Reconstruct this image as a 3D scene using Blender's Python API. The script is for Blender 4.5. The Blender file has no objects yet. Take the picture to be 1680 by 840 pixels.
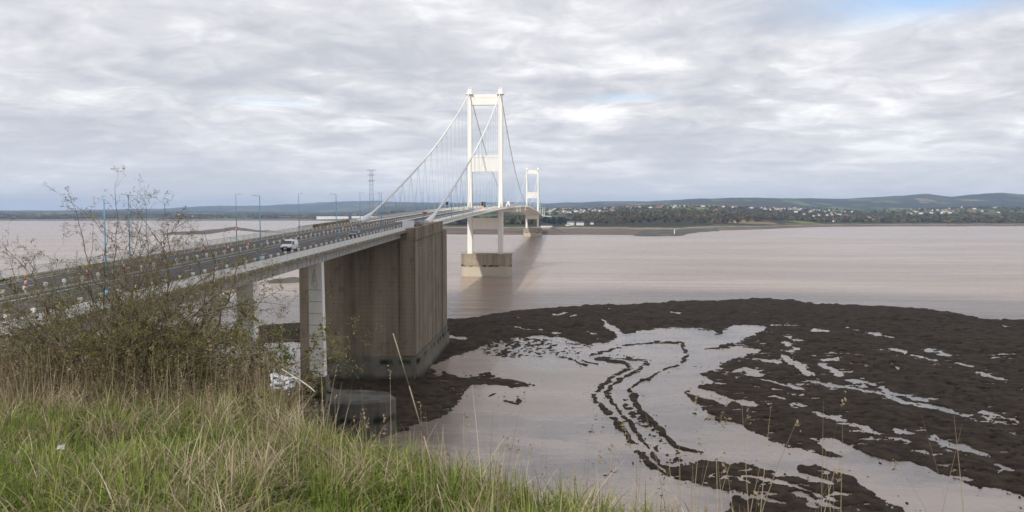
import bpy, math, random
import numpy as np
from math import radians as R, sin, cos, pi
from mathutils import Vector, Matrix

random.seed(7); RNG = np.random.default_rng(11)
S = bpy.context.scene; COL = S.collection

# ------------------------------------------------------------------ camera
F = 1247.0; PSI = R(3.56); TH = R(3.21); H = 46.6
fw = np.array([-sin(PSI)*cos(TH), cos(PSI)*cos(TH), -sin(TH)])
rt = np.array([cos(PSI), sin(PSI), 0.0]); upv = np.cross(rt, fw)
cd = bpy.data.cameras.new('camera'); cam = bpy.data.objects.new('camera', cd); COL.objects.link(cam)
cd.sensor_width = 36; cd.lens = F/1680*36; cd.clip_start = 0.1; cd.clip_end = 90000
cam.matrix_world = Matrix(((rt[0], upv[0], -fw[0], 0), (rt[1], upv[1], -fw[1], 0), (rt[2], upv[2], -fw[2], H), (0, 0, 0, 1)))
cd.dof.use_dof = True; cd.dof.focus_distance = 160; cd.dof.aperture_fstop = 8.0
S.camera = cam

# ------------------------------------------------------------------ light and sky
SUN_EL = R(43); SUN_V, SUN_U = -0.27, -0.963           # towards the sun: behind the camera, a little left
W = bpy.data.worlds.new('World'); S.world = W; W.use_nodes = True
nt = W.node_tree; nt.nodes.clear()
def N(nt, t, **k):
    n = nt.nodes.new(t)
    for a, b in k.items(): setattr(n, a, b)
    return n
def sky_world():
    L = nt.links.new
    sky = N(nt, 'ShaderNodeTexSky', sky_type='NISHITA', sun_disc=False)
    sky.sun_elevation = SUN_EL; sky.sun_rotation = math.atan2(SUN_V, SUN_U)
    b1 = N(nt, 'ShaderNodeBackground'); b1.inputs[1].default_value = 0.13; L(sky.outputs[0], b1.inputs[0])
    tc = N(nt, 'ShaderNodeTexCoord'); sx = N(nt, 'ShaderNodeSeparateXYZ'); L(tc.outputs['Generated'], sx.inputs[0])
    def M(op, a, b=None, c=None):
        m = N(nt, 'ShaderNodeMath', operation=op)
        for i, q in enumerate((a, b, c)):
            if q is None: continue
            if isinstance(q, (int, float)): m.inputs[i].default_value = q
            else: L(q, m.inputs[i])
        return m.outputs[0]
    z = M('MAXIMUM', sx.outputs[2], 0.0); zz = M('ADD', z, 0.055)
    cx = M('DIVIDE', sx.outputs[0], zz); cy = M('DIVIDE', sx.outputs[1], zz)
    cb = N(nt, 'ShaderNodeCombineXYZ'); L(cx, cb.inputs[0]); L(cy, cb.inputs[1])
    z3 = M('ADD', z, 0.17); cbig = N(nt, 'ShaderNodeCombineXYZ'); L(M('DIVIDE', sx.outputs[0], z3), cbig.inputs[0]); L(M('DIVIDE', sx.outputs[1], z3), cbig.inputs[1])
    def noise(scale, detail, rough, off, sx_=1.0, dist=0.0, src=None):
        mp = N(nt, 'ShaderNodeMapping'); mp.inputs['Location'].default_value = off; mp.inputs['Scale'].default_value = (sx_, 1, 1)
        L((src or cb).outputs[0], mp.inputs[0])
        n = N(nt, 'ShaderNodeTexNoise'); n.inputs['Scale'].default_value = scale; n.inputs['Detail'].default_value = detail
        n.inputs['Roughness'].default_value = rough; n.inputs['Distortion'].default_value = dist
        L(mp.outputs[0], n.inputs['Vector']); return n.outputs[0]
    n1 = noise(1.25, 9, 0.55, (3.1, 1.7, 0.2), 0.85, 0.5, cbig)
    n2 = noise(2.0, 9, 0.6, (8.3, 4.1, 2.0), 0.7, 0.4)
    n4 = noise(4.4, 9, 0.6, (2.3, 7.1, 2.0), 0.95, 0.6, cbig)
    n3 = noise(0.42, 5, 0.5, (1.0, 9.0, 5.0), 0.7)
    az = M('ARCTAN2', sx.outputs[0], sx.outputs[1])
    def blob(px, py, w, h):
        d = fw+rt*(px-840)/F+upv*(420-py)/F; d = d/np.linalg.norm(d)
        a = M('DIVIDE', M('SUBTRACT', az, float(math.atan2(d[0], d[1]))), w); b = M('DIVIDE', M('SUBTRACT', sx.outputs[2], float(d[2])), h)
        s = M('ADD', M('MULTIPLY', a, a), M('MULTIPLY', b, b)); return M('POWER', 2.718, M('MULTIPLY', s, -1.0))
    bright = M('ADD', M('ADD', blob(1000, 182, 0.085, 0.014), M('MULTIPLY', blob(1250, 195, 0.16, 0.016), 0.6)), M('MULTIPLY', blob(980, 70, 0.25, 0.045), 0.25))
    dim = M('ADD', blob(1330, 130, 0.30, 0.028), M('MULTIPLY', blob(150, 100, 0.2, 0.05), 0.6))
    mix = M('ADD', M('MULTIPLY', n1, 0.52), M('ADD', M('MULTIPLY', n2, 0.16), M('MULTIPLY', n4, 0.32)))
    mix = M('ADD', mix, M('SUBTRACT', M('MULTIPLY', bright, 0.14), M('MULTIPLY', dim, 0.05)))
    cr = N(nt, 'ShaderNodeValToRGB'); L(mix, cr.inputs[0])
    e = cr.color_ramp.elements
    e[0].position = 0.38; e[0].color = (0.405, 0.42, 0.465, 1)
    e[1].position = 0.62; e[1].color = (0.84, 0.84, 0.85, 1)
    q = cr.color_ramp.elements.new(0.46); q.color = (0.48, 0.49, 0.53, 1)
    q = cr.color_ramp.elements.new(0.53); q.color = (0.60, 0.60, 0.625, 1)
    # towards the horizon the cloud sheet turns blue grey
    hr = N(nt, 'ShaderNodeMapRange'); hr.inputs['From Min'].default_value = 0.0; hr.inputs['From Max'].default_value = 0.12
    hr.inputs['To Min'].default_value = 0.8; hr.inputs['To Max'].default_value = 0.0; L(z, hr.inputs[0])
    mc = N(nt, 'ShaderNodeMix', data_type='RGBA'); L(hr.outputs[0], mc.inputs[0]); L(cr.outputs[0], mc.inputs[6])
    mc.inputs[7].default_value = (0.60, 0.63, 0.66, 1)
    b2 = N(nt, 'ShaderNodeBackground'); L(mc.outputs[2], b2.inputs[0]); b2.inputs[1].default_value = 1.0
    # gaps
    gp = M('ADD', M('MULTIPLY', n3, 0.6), M('MULTIPLY', n1, 0.4))
    gr = N(nt, 'ShaderNodeMapRange', interpolation_type='SMOOTHSTEP'); gr.inputs['From Min'].default_value = 0.33; gr.inputs['From Max'].default_value = 0.42; L(gp, gr.inputs[0])
    gap = M('ADD', blob(1515, 0, 0.13, 0.019), M('ADD', M('MULTIPLY', blob(440, 168, 0.05, 0.005), 0.45), M('MULTIPLY', blob(1020, 160, 0.05, 0.005), 0.5)))
    gr.inputs['To Min'].default_value = 0.12
    gf = M('MAXIMUM', M('SUBTRACT', 1.0, M('MULTIPLY', gap, M('ADD', M('MULTIPLY', n2, 1.6), -0.05))), 0.0)
    ms = N(nt, 'ShaderNodeMixShader'); L(gf, ms.inputs[0]); L(b1.outputs[0], ms.inputs[1]); L(b2.outputs[0], ms.inputs[2])
    o = N(nt, 'ShaderNodeOutputWorld'); L(ms.outputs[0], o.inputs[0])
sky_world()
sd = bpy.data.lights.new('sun', 'SUN'); so = bpy.data.objects.new('sun', sd); COL.objects.link(so)
sd.energy = 2.6; sd.angle = R(1.2); sd.color = (1.0, 0.95, 0.87)
so.rotation_euler = Vector((SUN_V*cos(SUN_EL), SUN_U*cos(SUN_EL), sin(SUN_EL))).to_track_quat('Z', 'Y').to_euler()
S.view_settings.view_transform = 'Standard'; S.view_settings.look = 'None'; S.view_settings.exposure = 0.45; S.view_settings.gamma = 1.0
S.view_settings.use_curve_mapping = False
S.cycles.max_bounces = 6; S.cycles.volume_bounces = 0; S.cycles.transparent_max_bounces = 8

# ------------------------------------------------------------------ helpers
def ray(px, py): return fw + rt*(px-840)/F + upv*(420-py)/F
def at_z(px, py, z):
    r = ray(px, py); t = (z-H)/r[2]; return (r[0]*t, r[1]*t, z)
def at_u(px, py, u):
    r = ray(px, py); t = u/r[1]; return (r[0]*t, u, H+r[2]*t)
def at_v(px, py, v):
    r = ray(px, py); t = v/r[0]; return (v, r[1]*t, H+r[2]*t)
def proj(v, u, z):
    d = np.stack([v, u, z-H], -1); dp = d@fw
    return 840+F*(d@rt)/dp, 420-F*(d@upv)/dp

def hash2(ix, iy, s):
    h = (ix.astype(np.int64)*374761393 + iy.astype(np.int64)*668265263 + s*69069) & 0xffffffff
    h = ((h ^ (h >> 13))*1274126177) & 0xffffffff
    return ((h ^ (h >> 16)) & 0xffff)/65535.0
def vnoise(x, y, s=0):
    ix = np.floor(x); iy = np.floor(y); fx = x-ix; fy = y-iy
    fx = fx*fx*(3-2*fx); fy = fy*fy*(3-2*fy)
    a = hash2(ix, iy, s); b = hash2(ix+1, iy, s); c = hash2(ix, iy+1, s); d = hash2(ix+1, iy+1, s)
    return (a*(1-fx)+b*fx)*(1-fy)+(c*(1-fx)+d*fx)*fy
def fbm(x, y, s=0, o=4):
    t = 0; a = 0.5
    for k in range(o): t = t+a*(vnoise(x, y, s+k*17)-0.5); x = x*2.03; y = y*2.03; a *= 0.5
    return t*2          # about -1..1
def sstep(a, b, x):
    t = np.clip((x-a)/(b-a), 0, 1); return t*t*(3-2*t)

class MB:
    def __init__(s): s.v = []; s.f = []; s.m = []
    def add(s, v, f, m=0):
        o = len(s.v); s.v += [tuple(p) for p in v]; s.f += [tuple(i+o for i in q) for q in f]; s.m += [m]*len(f)
    def hexa(s, p, m=0):      # 8 points, bottom ring then top ring
        s.add(p, [(3,2,1,0),(4,5,6,7),(0,1,5,4),(1,2,6,5),(2,3,7,6),(3,0,4,7)], m)
    def box(s, x0, x1, y0, y1, z0, z1, m=0):
        s.hexa([(x0,y0,z0),(x1,y0,z0),(x1,y1,z0),(x0,y1,z0),(x0,y0,z1),(x1,y0,z1),(x1,y1,z1),(x0,y1,z1)], m)
    def prism(s, poly, z0, z1, m=0, top=None):
        n = len(poly); top = top or poly
        s.add([(x, y, z0) for x, y in poly]+[(x, y, z1) for x, y in top],
              [tuple(range(n))[::-1], tuple(range(n, 2*n))]+[(i, (i+1) % n, n+(i+1) % n, n+i) for i in range(n)], m)
    def prof(s, poly, x0, x1, m=0, inset=0.0):   # (y,z) profile extruded along x
        n = len(poly)
        s.add([(x0, y, z) for y, z in poly]+[(x1, y, z) for y, z in poly],
              [tuple(range(n)), tuple(range(n, 2*n))[::-1]]+[(i, n+i, n+(i+1) % n, (i+1) % n) for i in range(n)], m)
    def tube(s, a, b, r0, r1=None, n=6, m=0, caps=True):
        r1 = r0 if r1 is None else r1
        a = np.array(a, float); b = np.array(b, float); d = b-a; l = np.linalg.norm(d)
        if l < 1e-9: return
        d /= l; q = np.array((0, 0, 1.0)) if abs(d[2]) < 0.9 else np.array((1.0, 0, 0))
        x = np.cross(d, q); x /= np.linalg.norm(x); y = np.cross(d, x)
        vs = []
        for c, r in ((a, r0), (b, r1)):
            for i in range(n):
                t = 2*pi*i/n; vs.append(c+(x*cos(t)+y*sin(t))*r)
        fs = [(i, (i+1) % n, n+(i+1) % n, n+i) for i in range(n)]
        if caps: fs += [tuple(range(n))[::-1], tuple(range(n, 2*n))]
        s.add(vs, fs, m)
    def lathe(s, prof, n=10, m=0, c=(0, 0, 0)):
        vs = [(c[0]+r*cos(2*pi*i/n), c[1]+r*sin(2*pi*i/n), c[2]+z) for r, z in prof for i in range(n)]
        fs = [(k*n+i, k*n+(i+1) % n, (k+1)*n+(i+1) % n, (k+1)*n+i) for k in range(len(prof)-1) for i in range(n)]
        fs += [tuple(range(n))[::-1], tuple(range((len(prof)-1)*n, len(prof)*n))]
        s.add(vs, fs, m)
    def build(s, name, mat, parent=None, smooth=False, bevel=0):
        me = bpy.data.meshes.new(name); me.from_pydata(s.v, [], s.f)
        mats = mat if isinstance(mat, (list, tuple)) else [mat]
        for q in mats: me.materials.append(q)
        if len(mats) > 1: me.polygons.foreach_set('material_index', s.m)
        if smooth: me.polygons.foreach_set('use_smooth', [True]*len(s.f))
        me.validate(); me.update()
        o = bpy.data.objects.new(name, me); COL.objects.link(o)
        if parent: o.parent = parent
        if bevel:
            b = o.modifiers.new('bevel', 'BEVEL'); b.width = bevel; b.segments = 2; b.limit_method = 'ANGLE'
        return o
def npmesh(name, v, q, mat, parent=None, smooth=True, attr=None):
    """big quad / tri mesh straight from arrays"""
    me = bpy.data.meshes.new(name); k = q.shape[1]
    me.vertices.add(len(v)); me.vertices.foreach_set('co', np.ascontiguousarray(v, np.float32).ravel())
    me.loops.add(q.size); me.loops.foreach_set('vertex_index', np.ascontiguousarray(q, np.int32).ravel())
    me.polygons.add(len(q)); me.polygons.foreach_set('loop_start', np.arange(0, q.size, k, dtype=np.int32))
    if smooth: me.polygons.foreach_set('use_smooth', np.ones(len(q), bool))
    for a, d in (attr or {}).items():
        at = me.attributes.new(a, 'FLOAT', 'POINT'); at.data.foreach_set('value', np.ascontiguousarray(d, np.float32))
    me.update(calc_edges=True); me.validate()
    for m in (mat if isinstance(mat, (list, tuple)) else [mat]): me.materials.append(m)
    o = bpy.data.objects.new(name, me); COL.objects.link(o)
    if parent: o.parent = parent
    return o
def grid_quads(nr, nc):
    i = np.arange(nr-1)[:, None]*nc+np.arange(nc-1)[None]
    return np.stack([i, i+1, i+nc+1, i+nc], -1).reshape(-1, 4)
def tag(o, label=None, cat=None, group=None, kind=None):
    if label: o['label'] = label
    if cat: o['category'] = cat
    if group: o['group'] = group
    if kind: o['kind'] = kind
    return o
def empty(name, loc=(0, 0, 0), label=None, cat=None, group=None):
    o = bpy.data.objects.new(name, None); o.empty_display_size = 0.3; o.location = loc; COL.objects.link(o); return tag(o, label, cat, group)
def copy_tree(o, parent=None):
    c = o.copy(); COL.objects.link(c); c.parent = parent
    for ch in list(o.children): copy_tree(ch, c)
    return c

# ------------------------------------------------------------------ materials
def mat(name, col, rough=0.6, spec=0.3, metal=0.0, var=None, vscale=1.0, bump=0.0, bscale=8.0, col2=None, stretch=(1, 1, 1), coord='Object', detail=5, thr=(0.35, 0.65), rand=0.0):
    m = bpy.data.materials.new(name); m.use_nodes = True; t = m.node_tree; L = t.links.new
    b = t.nodes['Principled BSDF']; b.inputs['Roughness'].default_value = rough; b.inputs['Metallic'].default_value = metal
    b.inputs['Specular IOR Level'].default_value = spec
    b.inputs['Base Color'].default_value = (*col, 1)
    if col2 is None and var: col2 = tuple(c*(1-var) for c in col)
    tc = N(t, 'ShaderNodeTexCoord'); src = None
    def vec(scale, st=(1, 1, 1)):
        mp = N(t, 'ShaderNodeMapping'); mp.inputs['Scale'].default_value = tuple(scale*s for s in st)
        L(tc.outputs[coord], mp.inputs[0]); return mp.outputs[0]
    if col2 is not None:
        n = N(t, 'ShaderNodeTexNoise'); n.inputs['Scale'].default_value = 1.0; n.inputs['Detail'].default_value = detail; n.inputs['Roughness'].default_value = 0.6
        L(vec(vscale, stretch), n.inputs['Vector'])
        r = N(t, 'ShaderNodeMapRange'); r.inputs[1].default_value, r.inputs[2].default_value = thr; L(n.outputs[0], r.inputs[0])
        x = N(t, 'ShaderNodeMix', data_type='RGBA'); L(r.outputs[0], x.inputs[0]); x.inputs[6].default_value = (*col, 1); x.inputs[7].default_value = (*col2, 1)
        src = x.outputs[2]
    if rand:
        oi = N(t, 'ShaderNodeObjectInfo'); hs = N(t, 'ShaderNodeHueSaturation')
        r1 = N(t, 'ShaderNodeMapRange'); r1.inputs[3].default_value = 1-rand; r1.inputs[4].default_value = 1+rand; L(oi.outputs['Random'], r1.inputs[0])
        L(r1.outputs[0], hs.inputs['Value'])
        r2 = N(t, 'ShaderNodeMapRange'); r2.inputs[3].default_value = 0.5-rand*0.09; r2.inputs[4].default_value = 0.5+rand*0.09; L(oi.outputs['Random'], r2.inputs[0])
        L(r2.outputs[0], hs.inputs['Hue'])
        if src is None: hs.inputs['Color'].default_value = (*col, 1)
        else: L(src, hs.inputs['Color'])
        src = hs.outputs[0]
    if src is not None: L(src, b.inputs['Base Color'])
    if bump:
        n = N(t, 'ShaderNodeTexNoise'); n.inputs['Scale'].default_value = 1; n.inputs['Detail'].default_value = 6; L(vec(bscale, stretch), n.inputs['Vector'])
        bp = N(t, 'ShaderNodeBump'); bp.inputs['Strength'].default_value = bump; bp.inputs['Distance'].default_value = 1.0/bscale; L(n.outputs[0], bp.inputs['Height']); L(bp.outputs[0], b.inputs['Normal'])
    return m
def nodes_of(m): return m.node_tree, m.node_tree.links.new, m.node_tree.nodes['Principled BSDF']
M_ = {}
M_['white_steel'] = mat('white_steel', (0.86, 0.85, 0.81), 0.45, 0.4, var=0.07, vscale=0.25, stretch=(1, 1, 0.15))
M_['white_fascia'] = mat('white_fascia', (0.86, 0.86, 0.83), 0.45, 0.4, var=0.10, vscale=0.3)
M_['panel_white'] = mat('panel_white', (0.83, 0.83, 0.80), 0.5, 0.3)
M_['leg_rib_shade'] = mat('leg_rib_shade', (0.45, 0.45, 0.43), 0.7, 0.2)  # darker tone for the shade painted beneath the leg ribs
M_['cream_steel'] = mat('cream_steel', (0.82, 0.80, 0.71), 0.5, 0.3, var=0.2, vscale=1.5)
M_['cable_white'] = mat('cable_white', (0.78, 0.78, 0.76), 0.5, 0.3)
M_['hanger_steel'] = mat('hanger_steel', (0.40, 0.48, 0.56), 0.5, 0.4)
M_['pier_white'] = mat('pier_white', (0.90, 0.90, 0.87), 0.5, 0.3, col2=(0.80, 0.79, 0.74), vscale=0.6, stretch=(1, 1, 0.25))
M_['rust_brown'] = mat('rust_brown', (0.13, 0.09, 0.06), 0.8, 0.2)
M_['asphalt'] = mat('asphalt', (0.068, 0.066, 0.066), 0.85, 0.25, col2=(0.095, 0.09, 0.088), vscale=0.25, stretch=(1, 0.1, 1), coord='Generated')
M_['asphalt'] = mat('asphalt', (0.085, 0.081, 0.079), 0.85, 0.25, col2=(0.125, 0.118, 0.112), vscale=0.6, stretch=(1, 0.06, 1))
M_['path_grey'] = mat('path_grey', (0.20, 0.19, 0.17), 0.85, 0.2, col2=(0.28, 0.27, 0.24), vscale=0.7)
M_['paint_white'] = mat('paint_white', (0.70, 0.70, 0.66), 0.6, 0.3, var=0.25, vscale=2)
M_['concrete_slab'] = mat('concrete_slab', (0.30, 0.27, 0.205), 0.85, 0.2, col2=(0.15, 0.135, 0.10), vscale=0.9, bump=0.3, bscale=3)
M_['girder_grey'] = mat('girder_grey', (0.56, 0.56, 0.54), 0.6, 0.3, col2=(0.44, 0.43, 0.41), vscale=0.5)
M_['lamp_blue'] = mat('lamp_blue', (0.22, 0.46, 0.66), 0.45, 0.4)
M_['lamp_head'] = mat('lamp_head', (0.72, 0.72, 0.70), 0.4, 0.4)
M_['cone_red'] = mat('cone_red', (0.72, 0.06, 0.04), 0.5, 0.3)
M_['cone_white'] = mat('cone_white', (0.80, 0.80, 0.80), 0.4, 0.4)
M_['cone_orange'] = mat('cone_orange', (0.85, 0.27, 0.02), 0.3, 0.5)
M_['sign_red'] = mat('sign_red', (0.68, 0.04, 0.06), 0.4, 0.4)
M_['car_white'] = mat('car_white', (0.82, 0.83, 0.84), 0.25, 0.5)
M_['car_blue'] = mat('car_blue', (0.13, 0.17, 0.22), 0.25, 0.6, 0.4)
M_['car_maroon'] = mat('car_maroon', (0.09, 0.025, 0.04), 0.25, 0.6, 0.2)
M_['car_red'] = mat('car_red', (0.60, 0.03, 0.05), 0.3, 0.5)
M_['black_trim'] = mat('black_trim', (0.022, 0.022, 0.024), 0.5, 0.4)
M_['tyre'] = mat('tyre', (0.02, 0.02, 0.02), 0.8, 0.2)
M_['rim'] = mat('rim', (0.5, 0.5, 0.52), 0.35, 0.5, 0.6)
M_['glass_dark'] = mat('glass_dark', (0.03, 0.04, 0.045), 0.08, 0.8)
M_['headlight'] = mat('headlight', (0.75, 0.78, 0.8), 0.12, 0.7)
M_['tail_red'] = mat('tail_red', (0.5, 0.02, 0.02), 0.2, 0.5)
M_['lorry_dark'] = mat('lorry_dark', (0.03, 0.035, 0.045), 0.5, 0.3)
M_['lorry_grey'] = mat('lorry_grey', (0.22, 0.24, 0.27), 0.5, 0.3)
M_['white_box'] = mat('white_box', (0.84, 0.84, 0.86), 0.5, 0.3)
M_['pylon_steel'] = mat('pylon_steel', (0.11, 0.12, 0.13), 0.6, 0.3)

def concrete_mat(name, dark, light, waterline, algae_z, pale, dark_top=None):
    m = mat(name, dark, 0.9, 0.15); t, L, b = nodes_of(m)
    geo = N(t, 'ShaderNodeNewGeometry'); sep = N(t, 'ShaderNodeSeparateXYZ'); L(geo.outputs['Position'], sep.inputs[0])
    def nz(sc, st, det=5):
        mp = N(t, 'ShaderNodeMapping'); mp.inputs['Scale'].default_value = tuple(sc*k for k in st); L(geo.outputs['Position'], mp.inputs[0])
        n = N(t, 'ShaderNodeTexNoise'); n.inputs['Scale'].default_value = 1; n.inputs['Detail'].default_value = det; L(mp.outputs[0], n.inputs['Vector']); return n.outputs[0]
    def mr(x, a, c, to=(0, 1)):
        r = N(t, 'ShaderNodeMapRange'); r.inputs[1].default_value = a; r.inputs[2].default_value = c; r.inputs[3].default_value, r.inputs[4].default_value = to; L(x, r.inputs[0]); return r.outputs[0]
    def mx(f, a, c):
        x = N(t, 'ShaderNodeMix', data_type='RGBA'); L(f, x.inputs[0])
        for i, q in ((6, a), (7, c)):
            if isinstance(q, tuple): x.inputs[i].default_value = (*q, 1)
            else: L(q, x.inputs[i])
        return x.outputs[2]
    def mth(op, a, c):
        q = N(t, 'ShaderNodeMath', operation=op)
        for i, k in ((0, a), (1, c)):
            if isinstance(k, (int, float)): q.inputs[i].default_value = k
            else: L(k, q.inputs[i])
        return q.outputs[0]
    streak = nz(0.30, (1, 1, 0.035), 5); fine = nz(1.0, (1, 1, 0.06), 4); blot = nz(0.12, (1, 1, 1), 5)
    c = mx(mr(streak, 0.36, 0.64), dark, light)
    c = mx(mr(fine, 0.52, 0.74, (0, 0.45)), c, tuple(k*0.45 for k in dark))
    c = mx(mr(blot, 0.5, 0.75, (0, 0.45)), c, tuple(k*1.25 for k in light))
    wav = N(t, 'ShaderNodeTexWave', wave_type='BANDS', bands_direction='Z', wave_profile='SAW'); wav.inputs['Scale'].default_value = 0.26; wav.inputs['Distortion'].default_value = 0.25; L(geo.outputs['Position'], wav.inputs['Vector'])
    c = mx(mr(wav.outputs[1], 0.88, 1.0, (0, 0.38)), c, tuple(k*0.5 for k in dark))
    c = mx(mth('MULTIPLY', mr(nz(0.9, (1, 1, 0.035), 3), 0.66, 0.76, (0, 0.55)), mr(nz(0.07, (1, 1, 0.9), 3), 0.5, 0.6)), c, tuple(k*1.7 for k in light))
    c = mx(mr(nz(0.55, (1, 1, 0.6), 7), 0.56, 0.72, (0, 0.5)), c, tuple(k*0.55 for k in dark))
    zz = mth('ADD', sep.outputs[2], mth('MULTIPLY', mth('SUBTRACT', nz(0.3, (1, 1, 0.3), 5), 0.5), 2.2))
    c = mx(mr(zz, waterline+0.5, waterline-0.7), c, pale)
    al = mth('MULTIPLY', mr(zz, algae_z-1.1, algae_z-0.2), mr(zz, algae_z+1.1, algae_z+0.3))
    al = mth('MULTIPLY', al, mr(nz(0.22, (1, 1, 0.2), 5), 0.47, 0.58))
    c = mx(al, c, (0.022, 0.032, 0.012))
    L(c, b.inputs['Base Color'])
    bp = N(t, 'ShaderNodeBump'); bp.inputs['Strength'].default_value = 0.35; bp.inputs['Distance'].default_value = 0.15; L(nz(1.2, (1, 1, 0.5), 6), bp.inputs['Height']); L(bp.outputs[0], b.inputs['Normal'])
    return m
M_['anch_conc'] = concrete_mat('anchorage_concrete', (0.18, 0.148, 0.108), (0.315, 0.26, 0.195), 5.2, 6.6, (0.205, 0.185, 0.15))
M_['plinth_conc'] = concrete_mat('plinth_concrete', (0.15, 0.135, 0.105), (0.22, 0.20, 0.16), 2.0, 5.8, (0.08, 0.078, 0.06))
M_['pier_conc'] = concrete_mat('pier_concrete', (0.29, 0.245, 0.185), (0.40, 0.345, 0.27), 7.3, 7.6, (0.50, 0.45, 0.36))
M_['base_conc'] = concrete_mat('base_concrete', (0.11, 0.10, 0.085), (0.19, 0.175, 0.15), 1.0, 4.0, (0.15, 0.14, 0.12))

# ------------------------------------------------------------------ deck lines
def zr(u):                     # road level along the bridge
    s = u-206.0
    if s < 0: return 42.3+0.031*s
    s = abs(s) if u <= 1062 else 1918-206-u
    if s < 0: return 42.3+0.031*s
    return 42.3+0.031*s-0.031*s*s/(2*856)
def ax(u): return -54.6 if u < 206 else (-55.3 if u > 256 else -54.6-0.7*(u-206)/50)
def on_road(px, py, dz=0.0):
    r = ray(px, py); t = 150.0
    for _ in range(60):
        u = r[1]*t; t = t+(0.6*(zr(u)+dz-(H+r[2]*t))/r[2] if abs(r[2]) > 1e-3 else 0); t = min(max(t, 20), 1500)
    return (r[0]*t, r[1]*t, zr(r[1]*t)+dz)
def sweep(mb, us, pts, m=0):   # closed section pts [(dv,dz)] swept along the deck line
    n = len(pts); o = len(mb.v)
    for u in us:
        for dv, dz in pts: mb.v.append((ax(u)+dv, u, zr(u)+dz))
    k = 0
    for i in range(len(us)-1):
        for j in range(n): mb.f.append((o+i*n+j, o+i*n+(j+1) % n, o+(i+1)*n+(j+1) % n, o+(i+1)*n+j)); k += 1
    mb.f.append(tuple(o+j for j in range(n))); mb.f.append(tuple(o+(len(us)-1)*n+j for j in range(n))[::-1]); mb.m += [m]*(k+2)
def strip(mb, us, v0, v1, dz, m=0):
    o = len(mb.v)
    for u in us: mb.v += [(ax(u)+v0, u, zr(u)+dz), (ax(u)+v1, u, zr(u)+dz)]
    for i in range(len(us)-1): mb.f.append((o+2*i, o+2*i+1, o+2*i+3, o+2*i+2)); mb.m.append(m)
def lin(a, b, step): return list(np.linspace(a, b, max(2, int(round((b-a)/step))+1)))

# ------------------------------------------------------------------ water
def water_mat(name, ca, cb, rough, bumps, spec=0.5):
    m = mat(name, ca, rough, spec); t, L, b = nodes_of(m); b.inputs['IOR'].default_value = 1.33
    geo = N(t, 'ShaderNodeNewGeometry')
    def nz(st, det=5, rgh=0.55):
        mp = N(t, 'ShaderNodeMapping'); mp.inputs['Scale'].default_value = st; mp.inputs['Rotation'].default_value = (0, 0, R(-8)); L(geo.outputs['Position'], mp.inputs[0])
        n = N(t, 'ShaderNodeTexNoise'); n.inputs['Scale'].default_value = 1; n.inputs['Detail'].default_value = det; n.inputs['Roughness'].default_value = rgh; L(mp.outputs[0], n.inputs['Vector']); return n.outputs[0]
    r = N(t, 'ShaderNodeMapRange'); r.inputs[1].default_value = 0.40; r.inputs[2].default_value = 0.62; ad = N(t, 'ShaderNodeMath', operation='MULTIPLY_ADD'); L(nz((0.0022, 0.011, 1), 7), ad.inputs[0]); ad.inputs[1].default_value = 0.55; a2 = N(t, 'ShaderNodeMath', operation='MULTIPLY'); L(nz((0.009, 0.075, 1), 7), a2.inputs[0]); a2.inputs[1].default_value = 0.45; L(a2.outputs[0], ad.inputs[2]); L(ad.outputs[0], r.inputs[0])
    x = N(t, 'ShaderNodeMix', data_type='RGBA'); L(r.outputs[0], x.inputs[0]); x.inputs[6].default_value = (*ca, 1); x.inputs[7].default_value = (*cb, 1); L(x.outputs[2], b.inputs['Base Color'])
    prev = None
    for st, dist, strg in bumps:
        bp = N(t, 'ShaderNodeBump'); bp.inputs['Strength'].default_value = strg; bp.inputs['Distance'].default_value = dist
        L(nz(st, 4, 0.6), bp.inputs['Height'])
        if prev is not None: L(prev, bp.inputs['Normal'])
        prev = bp.outputs[0]
    L(prev, b.inputs['Normal'])
    return m
M_['water'] = water_mat('estuary_water', (0.225, 0.162, 0.117), (0.36, 0.278, 0.218), 0.2, [((0.10, 0.30, 1), 0.8, 0.9), ((0.5, 1.2, 1), 0.2, 1.0), ((0.010, 0.06, 1), 3.0, 0.7)])
M_['wet_mud0'] = water_mat('wet_mud', (0.26, 0.205, 0.165), (0.34, 0.275, 0.225), 0.22, [((0.5, 2.2, 1), 0.05, 0.5), ((0.12, 0.2, 1), 0.25, 0.35)], 0.5)
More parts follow.
